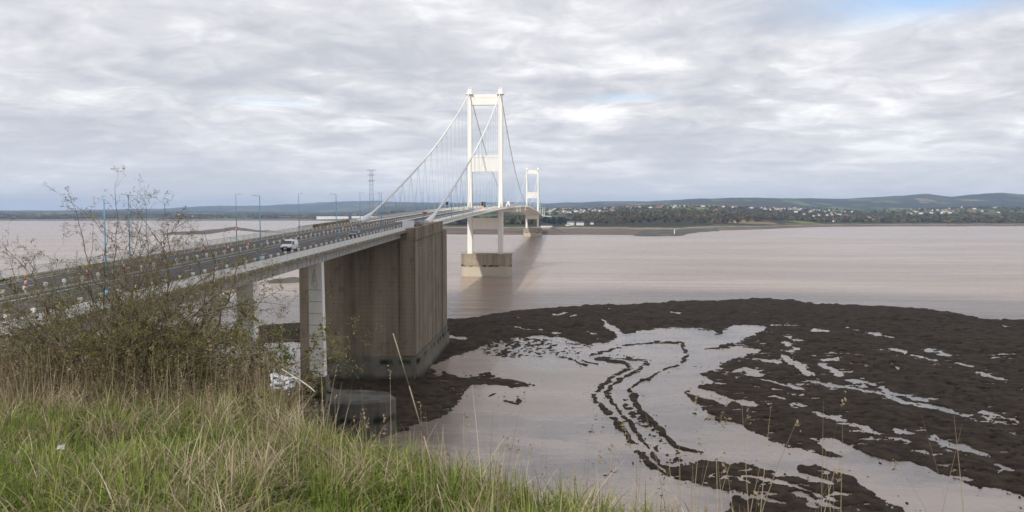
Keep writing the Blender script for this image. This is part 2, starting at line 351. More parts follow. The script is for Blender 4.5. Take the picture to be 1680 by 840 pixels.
def mud_mat():
    m = water_mat('wet_mud', (0.335, 0.26, 0.205), (0.49, 0.395, 0.325), 0.22, [((0.25, 1.5, 1), 0.16, 0.9), ((0.10, 0.16, 1), 0.6, 0.5), ((1.2, 1.8, 1), 0.10, 0.7)], 0.9)
    t, L, b = nodes_of(m); geo = N(t, 'ShaderNodeNewGeometry'); mp = N(t, 'ShaderNodeMapping'); mp.inputs['Scale'].default_value = (0.03, 0.055, 1); L(geo.outputs['Position'], mp.inputs[0])
    n = N(t, 'ShaderNodeTexNoise'); n.inputs['Scale'].default_value = 1; n.inputs['Detail'].default_value = 7; n.inputs['Roughness'].default_value = 0.6; L(mp.outputs[0], n.inputs['Vector'])
    r = N(t, 'ShaderNodeMapRange'); r.inputs[1].default_value = 0.44; r.inputs[2].default_value = 0.58; r.inputs[3].default_value = 0.07; r.inputs[4].default_value = 0.42; L(n.outputs[0], r.inputs[0]); L(r.outputs[0], b.inputs['Roughness'])
    old = b.inputs['Base Color'].links[0].from_socket
    k = N(t, 'ShaderNodeMapRange'); k.inputs[1].default_value = 0.42; k.inputs[2].default_value = 0.56; L(n.outputs[0], k.inputs[0])
    x = N(t, 'ShaderNodeMix', data_type='RGBA'); L(k.outputs[0], x.inputs[0]); x.inputs[6].default_value = (0.25, 0.20, 0.168, 1); L(old, x.inputs[7]); L(x.outputs[2], b.inputs['Base Color'])
    b.inputs['Coat Weight'].default_value = 0.35; b.inputs['Coat IOR'].default_value = 1.33; b.inputs['Coat Roughness'].default_value = 0.12
    return m
def disc(name, r, z, m, n=96):
    mb = MB(); mb.add([(r*cos(2*pi*i/n), r*sin(2*pi*i/n), z) for i in range(n)], [tuple(range(n))]); return mb.build(name, m)
tag(disc('water', 24600, 0.0, M_['water']), 'wide brown muddy estuary water reflecting the grey sky', kind='structure')

# ------------------------------------------------------------------ far land
def az_of(px): return np.arctan((np.asarray(px, float)-840)/F)-PSI          # from the bridge axis, right positive
_sx = [-500, 0, 100, 200, 280, 320, 400, 450, 520, 580, 620, 700, 770, 850, 900, 960, 1000, 1060, 1100, 1150, 1200, 1260, 1330, 1380, 1450, 1520, 1560, 1590, 1640, 1680, 1760, 2300]
_sy = [347, 346, 345, 344, 343, 340.5, 338, 336, 334, 331, 331, 333, 333, 333, 335, 333, 331.5, 330.5, 327.5, 324.5, 323, 323, 324, 325.5, 323, 320.5, 325.5, 322, 318.5, 321, 324, 326]
_shx = [-500, 500, 560, 640, 700, 735, 880, 1000, 1090, 1120, 1135, 1180, 1250, 1350, 1500, 1700, 2300]
_shd = [4850, 4850, 4700, 3200, 1950, 1690, 1660, 1640, 1600, 1620, 1800, 2060, 2230, 2640, 2760, 2780, 2700]
_mx = [-500, 250, 420, 600, 700, 880, 960, 1010, 1080, 1180, 1250, 1300, 1400, 1470, 1520, 1600, 1660, 1760, 2300]
_my = [346.5, 346.8, 348, 348.5, 346, 343.5, 343.5, 340.5, 338.5, 340, 341, 342, 345.5, 345.5, 342, 340, 341.5, 343, 344]
_rx = [-500, 250, 600, 850, 1000, 1200, 1500, 1700, 2300]; _rd = [13000, 17000, 19000, 17000, 13000, 10500, 10500, 10000, 10000]
def terr_cols(a):
    px = 840+F*np.tan(np.clip(a+PSI, -1.2, 1.2))
    return (np.interp(px, _shx, _shd), np.interp(px, _mx, _my), np.interp(px, _sx, _sy), np.interp(px, _rx, _rd), px)
def terr(v, u):
    v = np.atleast_1d(np.asarray(v, float)); u = np.atleast_1d(np.asarray(u, float))
    D = np.hypot(v, u); a = np.arctan2(v, u); ds, ym, ys, rd, px = terr_cols(a)
    dd = D*np.cos(a+PSI)
    ds = ds*(1+0.012*fbm(a*60, a*0, 3, 3))
    mudw = np.interp(px, [500, 640, 720, 1000, 1130, 1250, 1400], [150, 300, 560, 520, 420, 180, 90])
    z0 = np.zeros_like(D); d1 = ds+mudw; d2 = d1+140; d3 = np.maximum(ds+2300, 4300)+np.where(px < 620, 2600, 0); d4 = d3*1.3; d5 = rd; d6 = rd*1.35
    z1 = 7.0; z2 = 10.0; z3 = H+(350-ym)*d3/F; z4 = z3*0.82; z5 = H+(350-ys)*d5/F; z6 = z5*0.25
    z = np.where(dd < ds, -2.0-(ds-dd)*0.02, 0)
    def seg(da, db, za, zb, ease=False):
        t = np.clip((dd-da)/(db-da), 0, 1)
        if ease: t = t*t*(3-2*t)
        return za+(zb-za)*t
    z = np.where(dd >= ds, seg(ds, d1, 0.0, z1), z)
    z = np.where(dd >= d1, seg(d1, d2, z1, z2), z); zl = z
    z = np.where(dd >= d2, seg(d2, d3, z2, z3), z)
    z = np.where(dd >= d3, seg(d3, d4, z3, z4, True), z)
    z = np.where(dd >= d4, seg(d4, d5, z4, z5, True), z)
    z = np.where(dd >= d5, seg(d5, d6, z5, z6, True), z)
    z = np.where(dd < ds, np.maximum(-1.0, -(ds-dd)*0.02)-0.02, z)
    inl = sstep(0, 1, (dd-d2)/1500.0)
    z = z+sstep(0, 1, (dd-d3)/2500.0)*(fbm(v/2600, u/2600, 61, 3)*dd*0.0042+fbm(v/160, u/160, 66, 3)*np.clip(dd/1400, 0, 9))*np.where(dd > d5, 0.6, 1)
    z = z+inl*(fbm(v/900, u/900, 5, 4)*(4+dd*0.0011)+fbm(v/230, u/230, 9, 3)*3*np.clip(dd/6000, 0, 1.3))
    beach = sstep(0, 80, dd-ds)*(1-sstep(0, 200, dd-d1))
    z = z+beach*fbm(v/60, u/60, 21, 4)*1.0
    return z
def build_terrain():
    aa = np.linspace(az_of(840)-R(62), az_of(840)+R(62), 620)
    ds = terr_cols(aa)[0]/np.cos(aa+PSI)
    t = np.linspace(0, 1, 190)
    rad = ds[None]*0.985*(24500/(ds[None]*0.985))**(t[:, None]**1.25)
    v = rad*np.sin(aa)[None]; u = rad*np.cos(aa)[None]
    z = terr(v.ravel(), u.ravel())
    return npmesh('hills', np.stack([v.ravel(), u.ravel(), z], -1), grid_quads(*rad.shape)[:, ::-1], M_['land'])
def land_mat():
    m = mat('far_fields', (0.08, 0.09, 0.04), 0.95, 0.1); t, L, b = nodes_of(m)
    geo = N(t, 'ShaderNodeNewGeometry'); sep = N(t, 'ShaderNodeSeparateXYZ'); L(geo.outputs['Position'], sep.inputs[0])
    def mp(st):
        q = N(t, 'ShaderNodeMapping'); q.inputs['Scale'].default_value = st; L(geo.outputs['Position'], q.inputs[0]); return q.outputs[0]
    vo = N(t, 'ShaderNodeTexVoronoi'); vo.inputs['Scale'].default_value = 1; L(mp((0.0042, 0.0016, 0)), vo.inputs['Vector'])
    ve = N(t, 'ShaderNodeTexVoronoi', feature='DISTANCE_TO_EDGE'); ve.inputs['Scale'].default_value = 1; L(mp((0.0042, 0.0016, 0)), ve.inputs['Vector'])
    sc = N(t, 'ShaderNodeSeparateColor'); L(vo.outputs['Color'], sc.inputs[0])
    cr = N(t, 'ShaderNodeValToRGB'); L(sc.outputs[0], cr.inputs[0]); cr.color_ramp.interpolation = 'CONSTANT'
    cols = [(0, (0.032, 0.036, 0.024)), (0.28, (0.075, 0.085, 0.035)), (0.42, (0.085, 0.135, 0.035)), (0.58, (0.12, 0.19, 0.045)), (0.72, (0.20, 0.155, 0.09)), (0.84, (0.05, 0.05, 0.032)), (0.92, (0.18, 0.20, 0.07))]
    e = cr.color_ramp.elements; e[0].position = 0; e[0].color = (*cols[0][1], 1); e[1].position = cols[-1][0]; e[1].color = (*cols[-1][1], 1)
    for p, c in cols[1:-1]: q = e.new(p); q.color = (*c, 1)
    def mix(f, a, c):
        x = N(t, 'ShaderNodeMix', data_type='RGBA'); L(f, x.inputs[0])
        for i, q in ((6, a), (7, c)):
            if isinstance(q, tuple): x.inputs[i].default_value = (*q, 1)
            else: L(q, x.inputs[i])
        return x.outputs[2]
    def mr(x, a, c, lo=0, hi=1):
        r = N(t, 'ShaderNodeMapRange'); r.inputs[1].default_value = a; r.inputs[2].default_value = c; r.inputs[3].default_value = lo; r.inputs[4].default_value = hi; L(x, r.inputs[0]); return r.outputs[0]
    def nz(st, det=6):
        n = N(t, 'ShaderNodeTexNoise'); n.inputs['Scale'].default_value = 1; n.inputs['Detail'].default_value = det; n.inputs['Roughness'].default_value = 0.62; L(mp(st), n.inputs['Vector']); return n.outputs[0]
    c = mix(mr(ve.outputs[0], 0.10, 0.04), cr.outputs[0], (0.028, 0.033, 0.02))          # hedges
    c = mix(mr(nz((0.0011, 0.0007, 0)), 0.49, 0.52), c, (0.026, 0.030, 0.022))              # woods
    c = mix(mr(nz((0.012, 0.006, 0)), 0.4, 0.7, 0, 0.5), c, (0.055, 0.05, 0.034))
    # shore: mud, shingle, salt marsh by height above the water
    zj = N(t, 'ShaderNodeMath', operation='MULTIPLY_ADD'); L(nz((0.016, 0.012, 0), 5), zj.inputs[0]); zj.inputs[1].default_value = 4.5; L(sep.outputs[2], zj.inputs[2])
    g = mix(mr(nz((0.006, 0.03, 0), 6), 0.42, 0.6), (0.17, 0.135, 0.11), (0.075, 0.064, 0.054))
    c = mix(mr(zj.outputs[0], 11.5, 10.0), c, (0.085, 0.085, 0.04))
    c = mix(mr(zj.outputs[0], 9.4, 9.0), c, (0.25, 0.21, 0.16))
    c = mix(mr(zj.outputs[0], 8.2, 7.6), c, g)
    L(c, b.inputs['Base Color']); return m
M_['land'] = land_mat()
tag(build_terrain(), 'low far shore rising to patchwork fields and blue wooded hills', kind='structure')

# dark ledge of rock out in the water on the left
M_['ledge'] = mat('ledge_rock', (0.05, 0.045, 0.038), 0.8, 0.3, col2=(0.10, 0.09, 0.07), vscale=0.03)
def sd_poly(px, py, poly):
    """signed distance in the plane of the arrays, positive inside"""
    poly = np.asarray(poly, float); n = len(poly); d = np.full(px.shape, 1e9); ins = np.zeros(px.shape, bool)
    for i in range(n):
        a = poly[i]; b = poly[(i+1) % n]; e = b-a; l2 = max(e@e, 1e-9)
        t = np.clip(((px-a[0])*e[0]+(py-a[1])*e[1])/l2, 0, 1)
        d = np.minimum(d, np.hypot(px-a[0]-t*e[0], py-a[1]-t*e[1]))
        c = (a[1] > py) != (b[1] > py)
        if abs(e[1]) > 1e-9: ins ^= c & (px < e[0]*(py-a[1])/e[1]+a[0])
    return np.where(ins, d, -d)
def d_line(px, py, pts):
    pts = np.asarray(pts, float); d = np.full(px.shape, 1e9)
    for i in range(len(pts)-1):
        a = pts[i]; b = pts[i+1]; e = b-a; l2 = max(e@e, 1e-9)
        t = np.clip(((px-a[0])*e[0]+(py-a[1])*e[1])/l2, 0, 1)
        d = np.minimum(d, np.hypot(px-a[0]-t*e[0], py-a[1]-t*e[1]))
    return d
def ledge(pts, n1, n2, zmax, name, label, x0, x1, y0, y1):
    xs = np.linspace(x0, x1, n1); ys = np.linspace(y1, y0, n2); X, Y = np.meshgrid(xs, ys)
    r = fw[None, None]+rt*((X-840)/F)[..., None]+upv*((420-Y)/F)[..., None]; t = (0.3-H)/r[..., 2]; V = r[..., 0]*t; U = r[..., 1]*t
    s = sd_poly(X, Y*3, [(a, b*3) for a, b in pts])+fbm(V/25, U/40, 31, 4)*3.0
    z = -0.6+sstep(-3, 7, s)*(zmax+0.6)*(0.75+0.5*vnoise(V/30, U/50, 4))
    z += sstep(0, 3, s)*fbm(V/6, U/10, 8, 3)*0.5
    o = npmesh(name, np.stack([V, U, z], -1).reshape(-1, 3), grid_quads(*X.shape), M_['ledge']); return tag(o, label, kind='structure')
ledge([(262, 384.5), (290, 381), (330, 379.3), (356, 377), (378, 373.8), (386, 372.6), (396, 374.5), (420, 378), (470, 380.5), (470, 382.5), (415, 379.6), (385, 377), (362, 380.5), (340, 384), (300, 384.8)], 220, 60, 4.5, 'rock_ledge', 'dark low ledge of rock far out in the water', 250, 480, 370, 388)
ledge([(436, 461), (450, 458.5), (470, 456.5), (486, 455), (500, 458), (492, 463), (470, 464), (446, 464)], 90, 40, 1.6, 'rock_ledge', 'small dark rock shoal seen under the viaduct deck', 428, 510, 451, 468)

# ------------------------------------------------------------------ mud and weed covered rock below the cliff
def C1(*p): return [(700+x/2.27, 470+y/2.27) for x, y in p]
def C2(*p): return [(1180+x/2.27, 470+y/2.27) for x, y in p]
BANK = [(-200, 600), (150, 558), (380, 541), (417, 533), (485, 529), (600, 526), (727, 523), (780, 519), (840, 510), (900, 504), (960, 500), (1050, 497), (1120, 493), (1180, 492), (1245, 488), (1290, 490), (1340, 497), (1400, 499), (1480, 502), (1560, 510), (1610, 522), (1680, 524), (1760, 530), (1900, 552)]
ROCK_POLYS = [
    BANK+[(1900, 900), (1745, 840)]+C2((1135, 772), (1060, 757), (930, 737), (860, 712), (770, 672), (700, 650), (640, 650), (560, 625), (490, 590), (440, 570), (375, 566), (400, 600), (470, 628), (420, 640), (330, 612), (250, 600), (160, 562), (90, 520), (20, 500))
    + C1((1090, 505), (1050, 470), (1000, 440), (955, 385), (990, 392), (1060, 420), (1120, 445), (1140, 420), (1060, 385), (1000, 372), (1060, 350), (1010, 322), (1100, 300))
    + C2((0, 290), (60, 262), (150, 238), (80, 222), (0, 225), (0, 215), (60, 205), (120, 180), (180, 150), (150, 140), (0, 142))
    + C1((1135, 140), (1090, 175), (1060, 160), (1010, 152), (950, 152), (880, 152), (800, 160), (745, 174), (720, 166), (690, 148), (655, 125), (670, 150), (712, 178), (700, 198), (640, 207), (600, 214), (520, 190), (430, 180), (330, 192), (260, 200), (210, 225), (150, 245), (95, 258), (60, 280), (0, 300), (0, 255))
    + [(640, 575), (560, 570), (480, 560), (380, 562), (150, 580), (-200, 640)],
    [(600, 640), (640, 612), (690, 600), (700, 600)]+C1((60, 312), (120, 332), (180, 330), (205, 312), (230, 316), (280, 340), (330, 345), (400, 357), (408, 372), (330, 372), (230, 362), (165, 366), (130, 420), (60, 482), (0, 502))+[(650, 712), (560, 730), (540, 690)],
    [(530, 618), (600, 616), (690, 616), (660, 640), (560, 650)],
    C1((855, 650), (935, 668), (1040, 640), (1135, 655))+C2((60, 655), (140, 663), (160, 672), (220, 690), (330, 715), (420, 735), (540, 745), (620, 780), (700, 830), (730, 900), (0, 900))+C1((1135, 765), (1050, 740), (950, 712), (900, 690)),
    C2((288, 668), (320, 655), (380, 660), (440, 685), (500, 705), (545, 742), (500, 765), (420, 728), (340, 700), (292, 684)),
]
HOLES = [  # wet strips lying in the rock: polyline, half width
    (C2((240, 262), (270, 280), (300, 292), (332, 322)), 5.0), (C2((325, 347), (400, 363), (500, 378), (600, 392)), 2.3), (C2((600, 392), (690, 427), (820, 450), (925, 480)), 2.6), (C2((600, 374), (630, 390), (690, 406), (765, 420)), 2.6),
    (C2((480, 342), (575, 360)), 1.8), (C2((60, 312), (100, 305), (145, 325)), 4.5), (C2((145, 340), (230, 358), (320, 380)), 1.6), (C2((362, 462), (400, 476), (458, 490)), 3.0), (C2((500, 512), (545, 528), (600, 550)), 3.5), (C2((620, 556), (700, 574)), 2.6), (C2((655, 526), (708, 543)), 2.4),
    (C2((800, 556), (870, 592), (930, 606), (995, 624)), 3.6), (C2((775, 232), (855, 252)), 2.4), (C2((560, 170), (600, 180), (650, 186)), 2.2), (C2((480, 150), (560, 172)), 0.9), (C2((638, 226), (690, 242)), 2.6), (C2((960, 318), (1000, 328), (1078, 350)), 2.2), (C2((975, 466), (1050, 482), (1112, 505)), 1.9), (C2((985, 480), (1030, 500), (1100, 510)), 1.3),
    (C2((885, 285), (947, 297)), 1.9), (C2((392, 270), (440, 262)), 2.6), (C2((385, 285), (420, 305), (445, 325)), 3.2), (C2((170, 269), (225, 280)), 2.2), (C2((195, 405), (242, 415)), 1.8), (C2((82, 422), (140, 440)), 2.8), (C2((282, 433), (325, 441)), 1.5), (C2((720, 605), (772, 615)), 2.2), (C2((1025, 656), (1090, 680)), 2.4), (C2((350, 158), (400, 165)), 1.8), (C2((195, 140), (312, 142)), 2.0), (C2((240, 183), (305, 198)), 1.3), (C2((245, 205), (258, 220)), 2.0), (C2((265, 235), (285, 228)), 3.0), (C2((1040, 147), (1095, 152)), 1.4), (C2((720, 252), (810, 275)), 1.0), (C2((120, 95), (135, 97)), 1.2), (C2((200, 68), (225, 70)), 1.0),
    (C1((478, 102), (515, 96)), 2.4), (C1((512, 112), (552, 106)), 2.0), (C1((328, 148), (360, 156), (425, 159)), 1.8), (C1((915, 96), (940, 96)), 3.4), (C1((655, 125), (690, 148), (720, 166)), 1.6), (C1((815, 90), (830, 92)), 1.4), (C1((66, 185), (140, 190)), 4.0), (C1((470, 172), (490, 174)), 1.2), (C1((600, 170), (625, 172)), 1.0), (C1((660, 80), (680, 80)), 1.1), (C1((330, 112), (345, 113)), 1.0),
    (C1((90, 270), (60, 290), (40, 330)), 2.5), (C2((120, 700), (260, 735), (420, 790)), 3.0), (C2((10, 700), (120, 722)), 3.0), (C2((60, 760), (240, 800)), 4.0), (C2((300, 770), (440, 820)), 3.0),
]
RIDGES = [
    (C1((640, 268), (700, 278), (748, 286), (755, 300), (720, 318), (680, 342), (645, 368), (627, 400), (637, 436), (680, 470), (722, 512), (762, 572), (822, 645), (872, 678), (950, 712)), 4.2),
    (C1((655, 265), (740, 266), (800, 272), (820, 285), (790, 310), (725, 340), (685, 366), (668, 392), (690, 430), (735, 478), (790, 545), (832, 602), (865, 650)), 3.3),
    (C1((620, 250), (700, 230), (790, 209), (870, 206), (948, 208), (960, 235), (975, 253), (930, 290), (862, 320), (820, 342), (780, 356), (755, 384), (768, 428), (826, 480), (880, 540), (930, 582), (975, 600), (1030, 614)), 2.6),
    (C1((770, 400), (775, 440), (830, 490), (885, 548), (935, 592), (1000, 612)), 4.5),
    (C1((700, 490), (770, 580), (830, 655), (900, 695)), 5.5),
    (C1((560, 262), (600, 280), (640, 288)), 2.2), (C1((490, 255), (540, 268), (600, 290)), 3.0), (C1((1010, 160), (1080, 160), (1100, 172), (1070, 176)), 1.6), (C1((1030, 235), (1135, 218)), 2.2), (C1((290, 420), (330, 432), (350, 410)), 3.0), (C1((230, 405), (265, 395)), 1.8), (C1((340, 405), (365, 402)), 1.5), (C1((610, 536), (622, 538)), 2.0), (C1((680, 684), (696, 686)), 2.0), (C1((824, 766), (842, 770)), 2.6), (C1((640, 632), (655, 633)), 1.2), (C1((800, 342), (830, 344)), 3.5), (C1((990, 470), (1005, 472)), 1.4), (C1((915, 296), (1040, 292)), 1.0),
]
M_['rock'] = mat('weed_rock', (0.034, 0.024, 0.015), 0.85, 0.12, col2=(0.084, 0.059, 0.037), vscale=0.35, bump=0.5, bscale=2.0, thr=(0.4, 0.7), detail=8)
MUDZ = 0.62
M_['wet_mud'] = mud_mat()
def build_flats():
    ys = np.concatenate([np.arange(483, 560, 0.62), np.arange(560, 700, 0.9), np.arange(700, 960, 1.25)])[::-1]; xs = np.arange(-160, 1860, 1.45)
    X, Y = np.meshgrid(xs, ys)
    r = fw[None, None]+rt*((X-840)/F)[..., None]+upv*((420-Y)/F)[..., None]; t = (0.9-H)/r[..., 2]; V = r[..., 0]*t; U = r[..., 1]*t
    jx = fbm(V/3.2, U/4.5, 40, 5)*6; jy = fbm(V/3.2, U/4.5, 60, 5)*3.5
    Xw = X+jx; Yw = Y+jy
    asp = 2.6                                       # the ground is foreshortened: compare distances as they lie on it
    sc = lambda p: [(a, b*asp) for a, b in p]
    s = np.full(X.shape, -1e9)
    for p in ROCK_POLYS: s = np.maximum(s, sd_poly(Xw, Yw*asp, sc(p)))
    sr = np.full(X.shape, -1e9)
    for l, w in RIDGES: sr = np.maximum(sr, w*1.5*(0.75+0.6*vnoise(V/2.5, U/3.5, 70))-d_line(Xw, Yw*asp, sc(l)))
    s = np.maximum(s, -1e6)
    for l, w in HOLES: s = np.where(s > 0, np.minimum(s, d_line(Xw, Yw*asp, sc(l))-w*1.5*(0.5+1.0*vnoise(V/2.2, U/3, 81))), s)
    m = (Y*0+1)*H/np.maximum(U, 1)                 # metres drop per metre (for scaling)
    mpp = U/F
    sm = s*mpp                                      # metres-ish
    n = fbm(V/1.3, U/1.6, 90, 5); n2 = fbm(V/9, U/12, 95, 4); n3 = fbm(V/4, U/6, 97, 4)
    # shingle / weed scatter fields that break up the edges
    scat = sd_poly(X, Y*asp, sc(C1((200, 200), (330, 182), (560, 200), (640, 215), (600, 250), (480, 262), (330, 265), (190, 260))))
    scat2 = sd_poly(X, Y*asp, sc(C1((690, 400), (780, 420), (900, 570), (990, 640), (1135, 690))+C2((300, 740), (600, 800), (640, 860))+C1((1135, 750), (950, 690), (850, 620), (740, 470))))
    sm = sm+(0.5*fbm(V/0.7, U/1.1, 140, 4)+0.55*fbm(V/2.6, U/3.4, 145, 4))*np.clip(1.4-np.abs(sm)*0.35, 0.25, 1.4)
    sm = np.maximum(sm, sr*mpp+0.12*n)
    h = MUDZ-0.45+sstep(-0.35, 0.55, sm+0.35*n)*0.62+sstep(0.5, 9, sm)*(0.42+0.40*n2)
    rk = sstep(0.0, 0.4, sm)
    h = h+rk*(0.16*n+0.26*n3+0.10*fbm(V/0.45, U/0.6, 150, 3))
    stone = sstep(0.44, 0.56, fbm(V/0.8, U/1.0, 160, 3))*sstep(-7, -0.5, sm); h = np.maximum(h, MUDZ-0.3+stone*0.5)
    pts = sstep(-2, 8, np.maximum(scat, scat2))
    h = np.maximum(h, MUDZ-0.35+pts*(0.24+0.62*fbm(V/0.9, U/1.5, 120, 4)+0.18*n3))
    tiny = sstep(0.30, 0.40, fbm((V+U*0.5)/3.2, (U-V*0.3)/1.5, 170, 5)-0.35*n2)*(sm > 0)*(1-sstep(330, 380, U)); h = h*(1-tiny)+tiny*(MUDZ-0.08)
    # outside the bank it drops under the water
    bank = sd_poly(Xw, Yw*asp, sc(BANK+[(1900, 1200), (-200, 1200)]))*mpp
    h = np.where(bank < 0.4, np.minimum(h, -0.45+sstep(-2.0, 0.4, bank)*1.1), h)
    h = h+sstep(0, 6, bank)*(1-sstep(10, 40, bank))*0.25
    tag(npmesh('rock_flats', np.stack([V, U, h], -1).reshape(-1, 3), grid_quads(*X.shape), M_['rock']), 'dark weed covered rock shelf with wet gullies at low tide', kind='structure')
    mb = MB(); pts = []
    for a, b in BANK: pts.append(at_z(a, b+4.0+max(0, (b-500)*0.03), MUDZ))
    pts = pts+[(280, 30, MUDZ), (-260, 30, MUDZ)]
    mb.add(pts, [tuple(range(len(pts)))]); tag(mb.build('mud_flats', M_['wet_mud']), 'smooth wet brown mud and shallow pools around the rock', kind='structure')
build_flats()

# ------------------------------------------------------------------ cliff land
EDGE = [(-320, 172), (-120, 168), (-72, 158), (-48, 149), (-40.3, 141), (-35.2, 112), (-19.6, 60), (-8, 24), (-3.5, 10.4), (-2.7, 8.6), (-2.03, 7.1), (-1.44, 6.45), (-0.97, 6.1), (-0.36, 5.75), (-0.08, 5.45), (0.53, 5.05), (0.9, 4.75), (1.3, 4.4), (2.35, 4.05), (6, 2.6), (16, -4), (50, -22), (130, -52), (300, -90)]
def land_z(V, U):
    e = sd_poly(V, U, EDGE+[(300, -400), (-320, -400)])
    z = 44.9-0.06*np.clip(U, -20, 10)+0.02*np.clip(-U-20, 0, 200)
    z = np.where(U > 10, np.interp(U, [10, 22, 40, 70, 95, 115, 130, 145, 175], [44.3, 41.2, 33, 18, 9, 8, 13.8, 12.5, 8]), z)
    z = z+fbm(V/3, U/3, 2, 3)*0.08*np.clip(1-U/30, 0.3, 1)+np.clip(U-25, 0, 40)/40*fbm(V/9, U/9, 6, 4)*0.8
    cut = np.array([zr(q) for q in np.clip(U.ravel(), -60, 180)]).reshape(U.shape)-3.4
    dv = np.maximum(np.abs(V+54.6)-17, 0)
    z = np.minimum(z, np.where(U > -10, cut+dv*1.2+np.clip(-U+30, 0, 40)*0.0, 1e9))
    w = np.interp(U, [0, 10, 30, 100, 150], [0.35, 0.45, 2.0, 4, 5])
    k = sstep(0, 1, e/w)
    foot = np.minimum(z, 0.2+fbm(V/4, U/4, 12, 3)*0.3)
    return foot+(z-foot)*k, e
def build_land():
    us = np.concatenate([np.arange(-160, -4, 4.0), np.arange(-4, 12, 0.25), np.arange(12, 40, 0.8), np.arange(40, 182, 1.5)])
    vs = np.concatenate([np.arange(-320, -60, 5.0), np.arange(-60, -9, 0.9), np.arange(-9, 5, 0.25), np.arange(5, 30, 1.2), np.arange(30, 300, 6.0)])
    V, U = np.meshgrid(vs, us); Z, e = land_z(V, U)
    tag(npmesh('ground', np.stack([V, U, Z], -1).reshape(-1, 3), grid_quads(*V.shape), M_['soil']), 'rough grassy cliff top falling away to the shore', kind='structure')
M_['soil'] = mat('cliff_soil', (0.18, 0.15, 0.10), 0.95, 0.1, col2=(0.10, 0.105, 0.05), vscale=1.2, bump=0.6, bscale=6, detail=7)
build_land()

# ------------------------------------------------------------------ haze
hm = bpy.data.materials.new('haze_air'); hm.use_nodes = True; t = hm.node_tree; t.nodes.clear()
pv = N(t, 'ShaderNodeVolumePrincipled'); pv.inputs['Color'].default_value = (0.54, 0.70, 1.0, 1); pv.inputs['Density'].default_value = 5.4e-5; pv.inputs['Anisotropy'].default_value = 0.0
mo = N(t, 'ShaderNodeOutputMaterial'); t.links.new(pv.outputs[0], mo.inputs['Volume'])
hb = MB(); hb.box(-25000, 25000, -25000, 25000, -4.0, 420.0)
tag(hb.build('haze', hm), 'thin blue haze lying over the estuary and far hills', kind='stuff')

# unseen cloud added behind the viewer to keep sun off the anchorage and rock
def cloud():
    hgt = 1300.0; k = hgt/math.tan(SUN_EL); c = Vector((50+SUN_V*k, 278+SUN_U*k, hgt)); mb = []
    n1, n2 = 40, 28; th = np.linspace(0, 2*pi, n1, endpoint=False); ph = np.linspace(-pi/2, pi/2, n2); T, P = np.meshgrid(th, ph)
    d = np.stack([np.cos(P)*np.cos(T), np.cos(P)*np.sin(T), np.sin(P)], -1)
    rad = 1+0.10*fbm(d[..., 0]*3+d[..., 2], d[..., 1]*3-d[..., 2], 400, 4)
    V = d*rad[..., None]*np.array((330, 178, 55)); V[..., 2] = np.where(V[..., 2] < 0, V[..., 2]*0.35, V[..., 2])
    i = np.arange(n2-1)[:, None]*n1; j = np.arange(n1)[None]; Q = np.stack([i+j, i+(j+1) % n1, i+n1+(j+1) % n1, i+n1+j], -1).reshape(-1, 4)
    o = npmesh('cloud', V.reshape(-1, 3), Q, mat('cloud_white', (0.9, 0.9, 0.92), 1.0, 0.0)); o.location = c
    tag(o, 'low cloud added out of view behind the viewer to shade the anchorage and rock', kind='stuff')
cloud()
# ------------------------------------------------------------------ roadway
US_A = lin(-40, 206, 6); US_S = lin(206, 1900, 12); US_ALL = US_A[:-1]+US_S
def road():
    mb = MB()
    strip(mb, US_ALL, -9.35, -0.75, 0.0); strip(mb, US_ALL, 0.75, 9.5, 0.0)
    tag(mb.build('road', M_['asphalt']), 'two dark asphalt carriageways running over the bridge', kind='structure')
    mb = MB()
    for v in (-9.0, -1.25, 1.35, 9.15): strip(mb, lin(-40, 206, 6)[:-1]+lin(206, 1500, 12), v-0.1, v+0.1, 0.006)
    u = 20
    while u < 560:
        for v in (-5.1, 5.1): strip(mb, [u, u+2.6], v-0.09, v+0.09, 0.006)
        u += 8.6
    tag(mb.build('road_marking', M_['paint_white']), 'white lane dashes and edge lines on the asphalt', kind='structure')
road()

# ------------------------------------------------------------------ approach viaduct
viaduct = empty('approach_viaduct', (-54.6, 120, zr(120)), 'grey approach viaduct on white legs leading to the concrete anchorage', 'viaduct')
def child(mb, name, m, parent, **k):
    off = np.array(parent.location) if parent.parent is None else np.array(parent.location)+np.array(parent.parent.location)
    mb.v = [tuple(np.array(p)-off) for p in mb.v]
    return mb.build(name, m, parent, **k)
UV = lin(20, 204.6, 4)
mb = MB()
sweep(mb, UV, [(-13.1, -0.05), (-9.5, 0.05), (-9.36, -0.02), (9.52, -0.02), (9.6, 0.05), (13.1, -0.05), (13.25, -0.32), (13.25, -0.78), (12.9, -0.82), (11.5, -1.0), (-11.5, -1.0), (-13.2, -0.8), (-13.2, -0.3)])
child(mb, 'deck_slab', M_['concrete_slab'], viaduct)
mb = MB(); sweep(mb, UV, [(-0.72, -0.015), (0.72, -0.015), (0.72, 0.16), (-0.72, 0.16)]); child(mb, 'central_kerb', M_['path_grey'], viaduct)
mb = MB()
for d0, d1 in ((-11.3, -10.2), (10.55, 11.45)): sweep(mb, UV, [(d0, -1.0), (d0, -2.35), (d1, -2.35), (d1, -1.0)])
for u in lin(22, 204, 2.2):     # web stiffeners
    mb.box(-54.6+11.45, -54.6+11.53, u-0.06, u+0.06, zr(u)-2.3, zr(u)-1.02)
for u in lin(24, 203, 15): mb.box(-54.6-10.2, -54.6+10.55, u-0.3, u+0.3, zr(u)-2.2, zr(u)-1.0)
child(mb, 'girder', M_['girder_grey'], viaduct)
